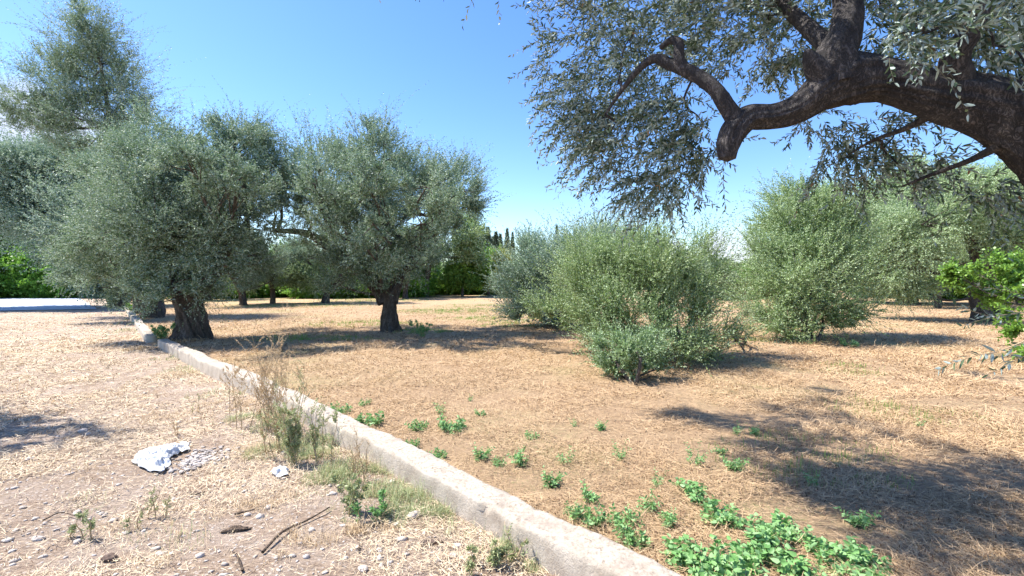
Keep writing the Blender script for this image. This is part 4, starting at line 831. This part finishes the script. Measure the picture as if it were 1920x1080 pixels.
for i, (px, py, sz, lab) in enumerate([(155, 810, .05, "pale stone on the shaded dirt at the left, upper of two"), (55, 862, .035, "small pale stone in the lower fringe of the left shade"), (145, 962, .03, "grey white stone near the left edge of the bottom dirt patch"),
                                       (72, 1012, .035, "whitish stone at the lower left beside a green sprig"), (270, 738, .035, "flat whitish stone on the sunny verge above the plastic sheet"), (165, 815, .028, "smaller pale stone touching the stone in the left shade"),
                                       (390, 742, .03, "small stone among grey weeds by the wall foot"), (775, 968, .05, "whitish stone against the wall footing behind the green tuft"), (735, 905, .03, "pale stone low in the wall foot weeds"),
                                       (680, 1068, .03, "pale stone on bottom edge left of the wall"), (305, 1040, .025, "small pale stone near the dark clod at the bottom"), (30, 995, .02, "tiny white stone at bottom left corner"), (235, 1000, .022, "tiny pale stone on the bottom left dirt"), (440, 770, .02, "tiny pale stone on the verge right of the flat stone")]):
    blob("stone", lab, "stone", px, py, sz, M_STONE, 100 + i, group=SG, rot=i)
blob("dark_clod", "small dark clod casting a black shadow at the bottom left", "clod", 206, 1050, .045, M_DARK, 131, (1, .7, .5))
blob("bark_chunk", "long dark brown bark chunk lying on the pale dirt", "bark", 440, 996, .075, M_BARKD, 132, (1.1, .28, .25), .25, rough=.9)
blob("dark_clod", "flat black crumpled lump by the weeds left of the wall", "clod", 806, 1020, .05, M_DARK, 133, (1.2, .5, .3), .1, rough=.9)
blob("dark_clod", "small grey clod below the white plastic sheet", "clod", 370, 925, .04, M_DARK, 134, (1.3, .5, .3), .1, rough=.9)

def stick(label, pix, r):
    pts = []
    for k, (px, py) in enumerate(pix): p = GG(px, py); pts.append(p + (0, 0, .015 + .012 * (k % 2)))
    a = Acc(); tube(a, pts, np.linspace(r, r * .5, len(pts)), 9, .2, 3, .1, sub=5); c = pts[0]
    tag(obj("dead_stick", a.mesh("dead_stick", [M_BARKD], True, c), None, c), label, "stick")
stick("long crooked dark stick lying from the dirt towards the wall weeds", [(492, 1040), (530, 1005), (575, 980), (618, 958)], .009)
stick("short brown stick on the dirt above the bark chunk", [(440, 968), (478, 962)], .008)
stick("forked pale stick on the bottom dirt right of the bark chunk", [(455, 1075), (445, 1050), (437, 1040)], .007)
stick("pale thin stick lying left of the white plastic sheet on lower dirt", [(80, 980), (115, 968), (150, 975)], .005)
stick("thin stick leaning by the grass clump at the bottom near the wall", [(672, 1040), (676, 1005)], .004)

# white plastic sheet
def plastic(label, pix, h, seed, n=34):
    c = GG(*np.mean(pix, axis=0)); poly = np.array([GG(*q)[:2] for q in pix]); cen = poly.mean(0); r = np.random.default_rng(seed)
    m = 120; s = np.linspace(0, len(poly), m, endpoint=False); i = s.astype(int); t = (s - i)[:, None]; E = poly[i % len(poly)] * (1 - t) + poly[(i + 1) % len(poly)] * t
    E = E + (np.stack([vnoise(s * 3, 0 * s + 3, None, seed), vnoise(s * 3, 0 * s + 9, None, seed)], -1) - .5) * .03
    k = np.linspace(1, 0.02, n); XY = cen + (E - cen)[:, None] * k[None, :, None]
    X, Y = XY[..., 0], XY[..., 1]
    z = np.abs(fbm(X * 9 + Y * 5, Y * 16 - X * 7, None, 3, seed) - .5) * 4; z2 = np.abs(fbm(X * 26, Y * 34, None, 2, seed + 5) - .5)
    env = np.clip((1 - k[None]) * 3, 0, 1) * .8 + .2
    Z = gh(X, Y) + .012 + np.clip(1 - z, 0, 1) * h * env * 1.1 + z2 * .035
    V = np.stack([X, Y, Z], -1); idx = np.arange(m * n).reshape(m, n); nx = np.roll(idx, -1, 0)
    Fc = np.stack([idx[:, :-1], nx[:, :-1], nx[:, 1:], idx[:, 1:]], -1).reshape(-1, 4)
    V = V.reshape(-1, 3) - c
    o = obj("plastic_sheet", mesh_np("plastic_sheet", V, [Fc, np.array([idx[:, -1]])], [M_PLAST], smooth=False), None, c)
    sm = o.modifiers.new("thick", 'SOLIDIFY'); sm.thickness = .002
    tag(o, label, "plastic sheet")
plastic("crumpled white plastic sheet folded in two limbs on the dirt verge", [(250, 862), (262, 852), (300, 842), (352, 834), (356, 846), (330, 856), (318, 862), (318, 880), (300, 892), (268, 882), (250, 872)], .055, 3)
plastic("small white plastic scrap lying left of the wall weeds", [(508, 888), (525, 880), (545, 884), (540, 896), (518, 900)], .03, 8, 16)

# ------------------------------------------------------------------ weeds
def herb(seed, h=.12, n=7, ll=.05, lw=.02, m=None, name="leafy_weed", r=.03):
    rg_ = np.random.default_rng(seed); a = Acc(); an = rg_.uniform(0, 6.28, n); O = np.stack([np.cos(an) * r * rg_.random(n), np.sin(an) * r * rg_.random(n), np.full(n, -.005)], -1)
    D = np.stack([np.cos(an) * .55, np.sin(an) * .55, np.full(n, 1.0)], -1) + rg_.normal(0, .2, (n, 3))
    twigs(a, rg_, O, D, h * rg_.uniform(.6, 1.2, n), 12, ll, lw, .1, (50, 85), True, .0022)
    return a.mesh(name, [m or M_WEED, M_GREYW])
hm = [herb(200 + i, .13, 12 + i, .042, .014) for i in range(3)] + [herb(205, .08, 18, .032, .012, None, "leafy_weed", .05), herb(206, .16, 6, .04, .011)]
WL = [(1036, 912, 1, 1.0, "bushy green weed alone in the bare straw right of the wall top"), (1108, 940, 0, 1.0, "green weed next right of the bushy one near the wall"), (1215, 958, 2, .9, "green weed above the leafy creeper patch, third from the wall bend"), (1250, 985, 0, .9, "low green weed left of the leafy creeper patch"),
      (1228, 910, 4, .8, "thin weed standing over the creeper patch, farther than its neighbours"), (905, 862, 1, 1.0, "left one of a pair of joined green weeds by the wall"), (975, 870, 1, 1.1, "right one of a pair of joined green weeds by the wall"), (938, 872, 3, .8, "flat green weed linking the pair of bushy weeds"),
      (850, 805, 3, 1.9, "broad low bright green weed mat in the middle straw"), (782, 805, 3, 1.4, "low green weed left of the broad mat"), (690, 798, 3, 2.0, "wide green weed against the wall top left of the mats"), (683, 760, 3, 1.0, "small round green weed beyond the wide one at the wall"),
      (828, 775, 4, 1.0, "upright small weed above the broad mat"), (902, 778, 3, .9, "small weed right of the upright one"), (880, 752, 4, .6, "tiny weed farthest of the middle straw group"), (1128, 806, 1, .8, "single small weed in the open straw below the front clump"),
      (1078, 800, 4, .6, "tiny weed just left of the single small weed"), (998, 822, 3, .9, "low weed between the pair by the wall and the open straw"), (1060, 868, 4, .9, "wispy weed right of the joined pair"), (1157, 860, 4, 1.0, "wispy weed in the open straw centre right"),
      (1375, 880, 2, 1.0, "green weed on the sunny rim of the big shadow"), (1350, 852, 0, .7, "small weed just inside the tip of the big shadow"), (1412, 815, 0, .8, "weed inside the big shadow, right one of two"), (1380, 812, 4, .8, "weed inside the big shadow, left one of two"),
      (1300, 870, 4, 1.1, "pale thin weed left of the big shadow"), (1608, 985, 2, 1.0, "green weed within the lower rim of the big shadow"), (1525, 910, 4, .7, "tiny weed at the lower edge of the big shadow"), (1595, 650, 3, 2.6, "bright yellow green weed beside the shade of the round right olive"),
      (1720, 800, 4, .7, "weed tuft near the far branch shadow at right"), (1100, 980, 3, 1.4, "dark green weed mat by the wall edge, upper"), (1165, 985, 3, 1.3, "dark green weed mat by the wall edge, middle"), (1190, 1018, 3, 1.3, "dark green weed mat by the wall edge, lower"),
      (640, 775, 3, 1.6, "green weed clump where the wall meets the tall dry weed"), (820, 858, 3, 1.1, "dark flat weed hugging the wall's far side"), (770, 838, 3, 1.0, "green weed strip peeking over the wall"), (1075, 965, 3, .9, "small dark weed at the wall edge left of the mats")]
for i, (px, py, k, s, lab) in enumerate(WL):
    c = GG(px, py); o = obj("leafy_weed", hm[k], None, c); o.rotation_euler = (0, 0, i * 1.3); o.scale = (s, s, s); tag(o, lab, "weed", "green weeds sprouting through the straw")
# creeper patch bottom right : each plant a thing
cm = [herb(300 + i, .15, 13, .055, .027, M_WEED, "leafy_creeper", .05) for i in range(4)]
CL = [(1320, 945), (1345, 975), (1300, 925), (1375, 985), (1420, 1010), (1460, 995), (1400, 1045), (1350, 1060), (1445, 1050), (1500, 1020), (1540, 1040), (1590, 1050), (1630, 1060), (1560, 1070), (1480, 1070), (1300, 1075), (1610, 1085), (1390, 1085), (1270, 1040), (1330, 1095), (1520, 1100)]
CLL = ["creeper at the head of the left strand of the green patch", "creeper second down the left strand of the green patch", "tallest standing creeper, topmost tip of the left strand", "creeper closing the left strand against the bare straw",
       "creeper where the left strand meets the main mat", "creeper at the upper edge of the main mat, left of its crest", "creeper in the left half of the main mat near a bare gap", "creeper at the low left corner of the main mat", "creeper in the middle of the main mat",
       "creeper on the crest of the main mat", "creeper right of the crest of the main mat", "creeper at the narrow neck before the right tail", "creeper on the right tail tip of the mat", "creeper under the neck of the right tail", "creeper at the lower middle of the main mat",
       "creeper beside the wall top at the bottom edge", "creeper cut by the bottom edge under the right tail", "creeper cut by the bottom edge left of the mat centre", "lone creeper between the wall and the main mat", "creeper at the bottom edge next to the wall side one", "creeper cut by the bottom edge right of the mat centre"]
for i, (px, py) in enumerate(CL):
    c = GG(px, py); s = .75 + .35 * ((i * 37) % 10) / 10; o = obj("leafy_creeper", cm[i % 4], None, c); o.rotation_euler = (0, 0, i * 2.1); o.scale = (s * 1.1, s * 1.1, s * .8)
    tag(o, CLL[i], "creeper", "leafy creepers in the bottom right patch")

def tall_weed(name, label, px, py, stems, h, seed, m_leaf, head=True, lean=.35, leaves=14, ll=.02, lw=.006, br=7, cat="dry weed"):
    r = np.random.default_rng(seed); c = GG(px, py); root = thing(name, label, cat, c); a = Acc(); O, D, L = [], [], []; HO, HD = [], []
    for i in range(stems):
        an = r.uniform(0, 6.28); s = c + (r.normal(0, .05), r.normal(0, .04), -.02); H = h * r.uniform(.55, 1.0)
        d = np.array((math.cos(an) * lean * r.random(), math.sin(an) * lean * r.random(), 1.0)); p = [s, s + d * H * .4 + r.normal(0, .015, 3), s + d * H * .75 + r.normal(0, .02, 3), s + d * H]
        tube(a, p, [.0042, .0034, .0024, .0012], 5, sub=4); p = np.array(p)
        for k in range(br):
            t = r.uniform(.3, .98); q = p[0] + (p[3] - p[0]) * t; b2 = r.uniform(0, 6.28); e = np.array((math.cos(b2) * .7, math.sin(b2) * .7, .8)); l2 = H * r.uniform(.1, .26)
            e2 = q + e * l2 + (0, 0, .02); tube(a, [q, q + e * l2 * .5, e2], [.0022, .0016, .0008], 4, sub=2)
            O.append(q); D.append(e); L.append(l2)
            if head:
                for z in range(3): HO.append(q + (e2 - q) * r.uniform(.5, 1)); HD.append(e + r.normal(0, .3, 3))
        O.append(p[0]); D.append(p[3] - p[0]); L.append(H)
    obj("stems", a.mesh("stems", [M_DRY], True, c), root)
    la = Acc(); twigs(la, r, np.array(O), np.array(D), np.array(L), leaves, ll, lw, 0, (30, 70), False, .0006)
    obj("leaves", la.mesh("leaves", [m_leaf, M_DRY], origin=c), root)
    if head:
        ha = Acc(); twigs(ha, r, np.array(HO), np.array(HD), .035, 14, .014, .006, 0, (30, 80), False, .002); obj("seed_heads", ha.mesh("seed_heads", [M_DRY, M_DRY], origin=c), root)
TW = "tall weeds by the foot of the wall"
tall_weed("dry_weed", "tallest dry branched weed with pale seed heads in front of the wall", 505, 815, 7, 1.2, 401, M_DRY, True, .3, 20, .022, .006, 11)
tall_weed("dry_weed", "dry weed leaning left with clustered seed heads beside the tallest one", 462, 800, 4, 1.05, 402, M_DRY, True, .55, 18, .02, .006, 10)
tall_weed("dry_weed", "thin dry weed right of the tallest one against the wall", 548, 830, 4, .85, 403, M_GREYW, True, .3, 26, .022, .006, 7)
tall_weed("dry_weed", "short dry branched weed in front of the tallest one", 520, 850, 6, .62, 420, M_GREYW, True, .45, 24, .022, .006, 8)
tall_weed("dry_weed", "dry weed leaning over the wall left of the green stemmed weed", 525, 800, 4, .8, 421, M_DRY, True, .5, 18, .02, .006, 9)
tall_weed("dry_weed", "straw coloured weed stalks rising from the wall foot tussock", 668, 905, 6, .5, 422, M_DRY, False, .35, 16, .022, .004, 4)
tall_weed("green_weed", "tall green stemmed weed in front of the concrete wall bend", 560, 872, 11, .55, 404, M_GREYW, False, .3, 40, .03, .008, 7, "weed")
tall_weed("green_weed", "dark upright weed between the plastic scrap and the wall", 600, 868, 5, .5, 405, M_GREYW, False, .3, 34, .025, .008, 7, "weed")
tall_weed("green_weed", "leafy weed tangle at the wall foot below the dark upright weed", 655, 960, 6, .3, 406, M_GREYW, False, .7, 22, .035, .013, 5, "weed")
tall_weed("green_weed", "pale green weed with broad leaves next to the wall foot tangle", 715, 975, 4, .22, 407, M_WEED, False, .7, 16, .04, .015, 4, "weed")
tall_weed("green_weed", "bushy grey weed at the bottom edge against the wall", 935, 1060, 9, .2, 408, M_GREYW, False, .9, 26, .03, .008, 5, "weed")
tall_weed("green_weed", "small upright weed sprig at the lower left of the verge", 168, 1010, 3, .2, 409, M_GREYW, False, .3, 24, .03, .008, 4, "weed")
tall_weed("green_weed", "spindly weed sprig on the dirt below the plastic sheet", 285, 975, 3, .26, 410, M_GREYW, False, .3, 18, .02, .006, 4, "weed")
tall_weed("green_weed", "spindly weed right of the spindly sprig below the plastic sheet", 250, 1000, 2, .17, 411, M_GREYW, False, .4, 18, .02, .006, 4, "weed")
tall_weed("dry_weed", "thin brown weed stalk above the white plastic sheet", 333, 815, 2, .24, 412, M_DRY, False, .2, 14, .02, .005, 3)
tall_weed("dry_weed", "thin brown weed stalk near the verge centre by the grey tufts", 370, 775, 2, .26, 413, M_GREYW, False, .2, 16, .02, .005, 3)
tall_weed("green_weed", "leafy green weed at the base of the gnarled trunk by the wall", 305, 638, 8, .45, 414, M_WEED, False, .9, 20, .07, .03, 5, "weed")
tall_weed("green_weed", "green weed tuft behind the far wall stretch", 248, 588, 8, .7, 415, M_HEDGE, False, .9, 20, .09, .04, 5, "weed")
tall_weed("green_weed", "yellowish green weed at the far end of the low wall", 205, 576, 8, 1.0, 416, M_YEL, False, .9, 20, .1, .04, 5, "weed")
tall_weed("green_weed", "small green shoot right of the foot of the middle olive trunk", 790, 632, 8, .5, 417, M_WEED, False, .9, 20, .07, .025, 5, "weed")
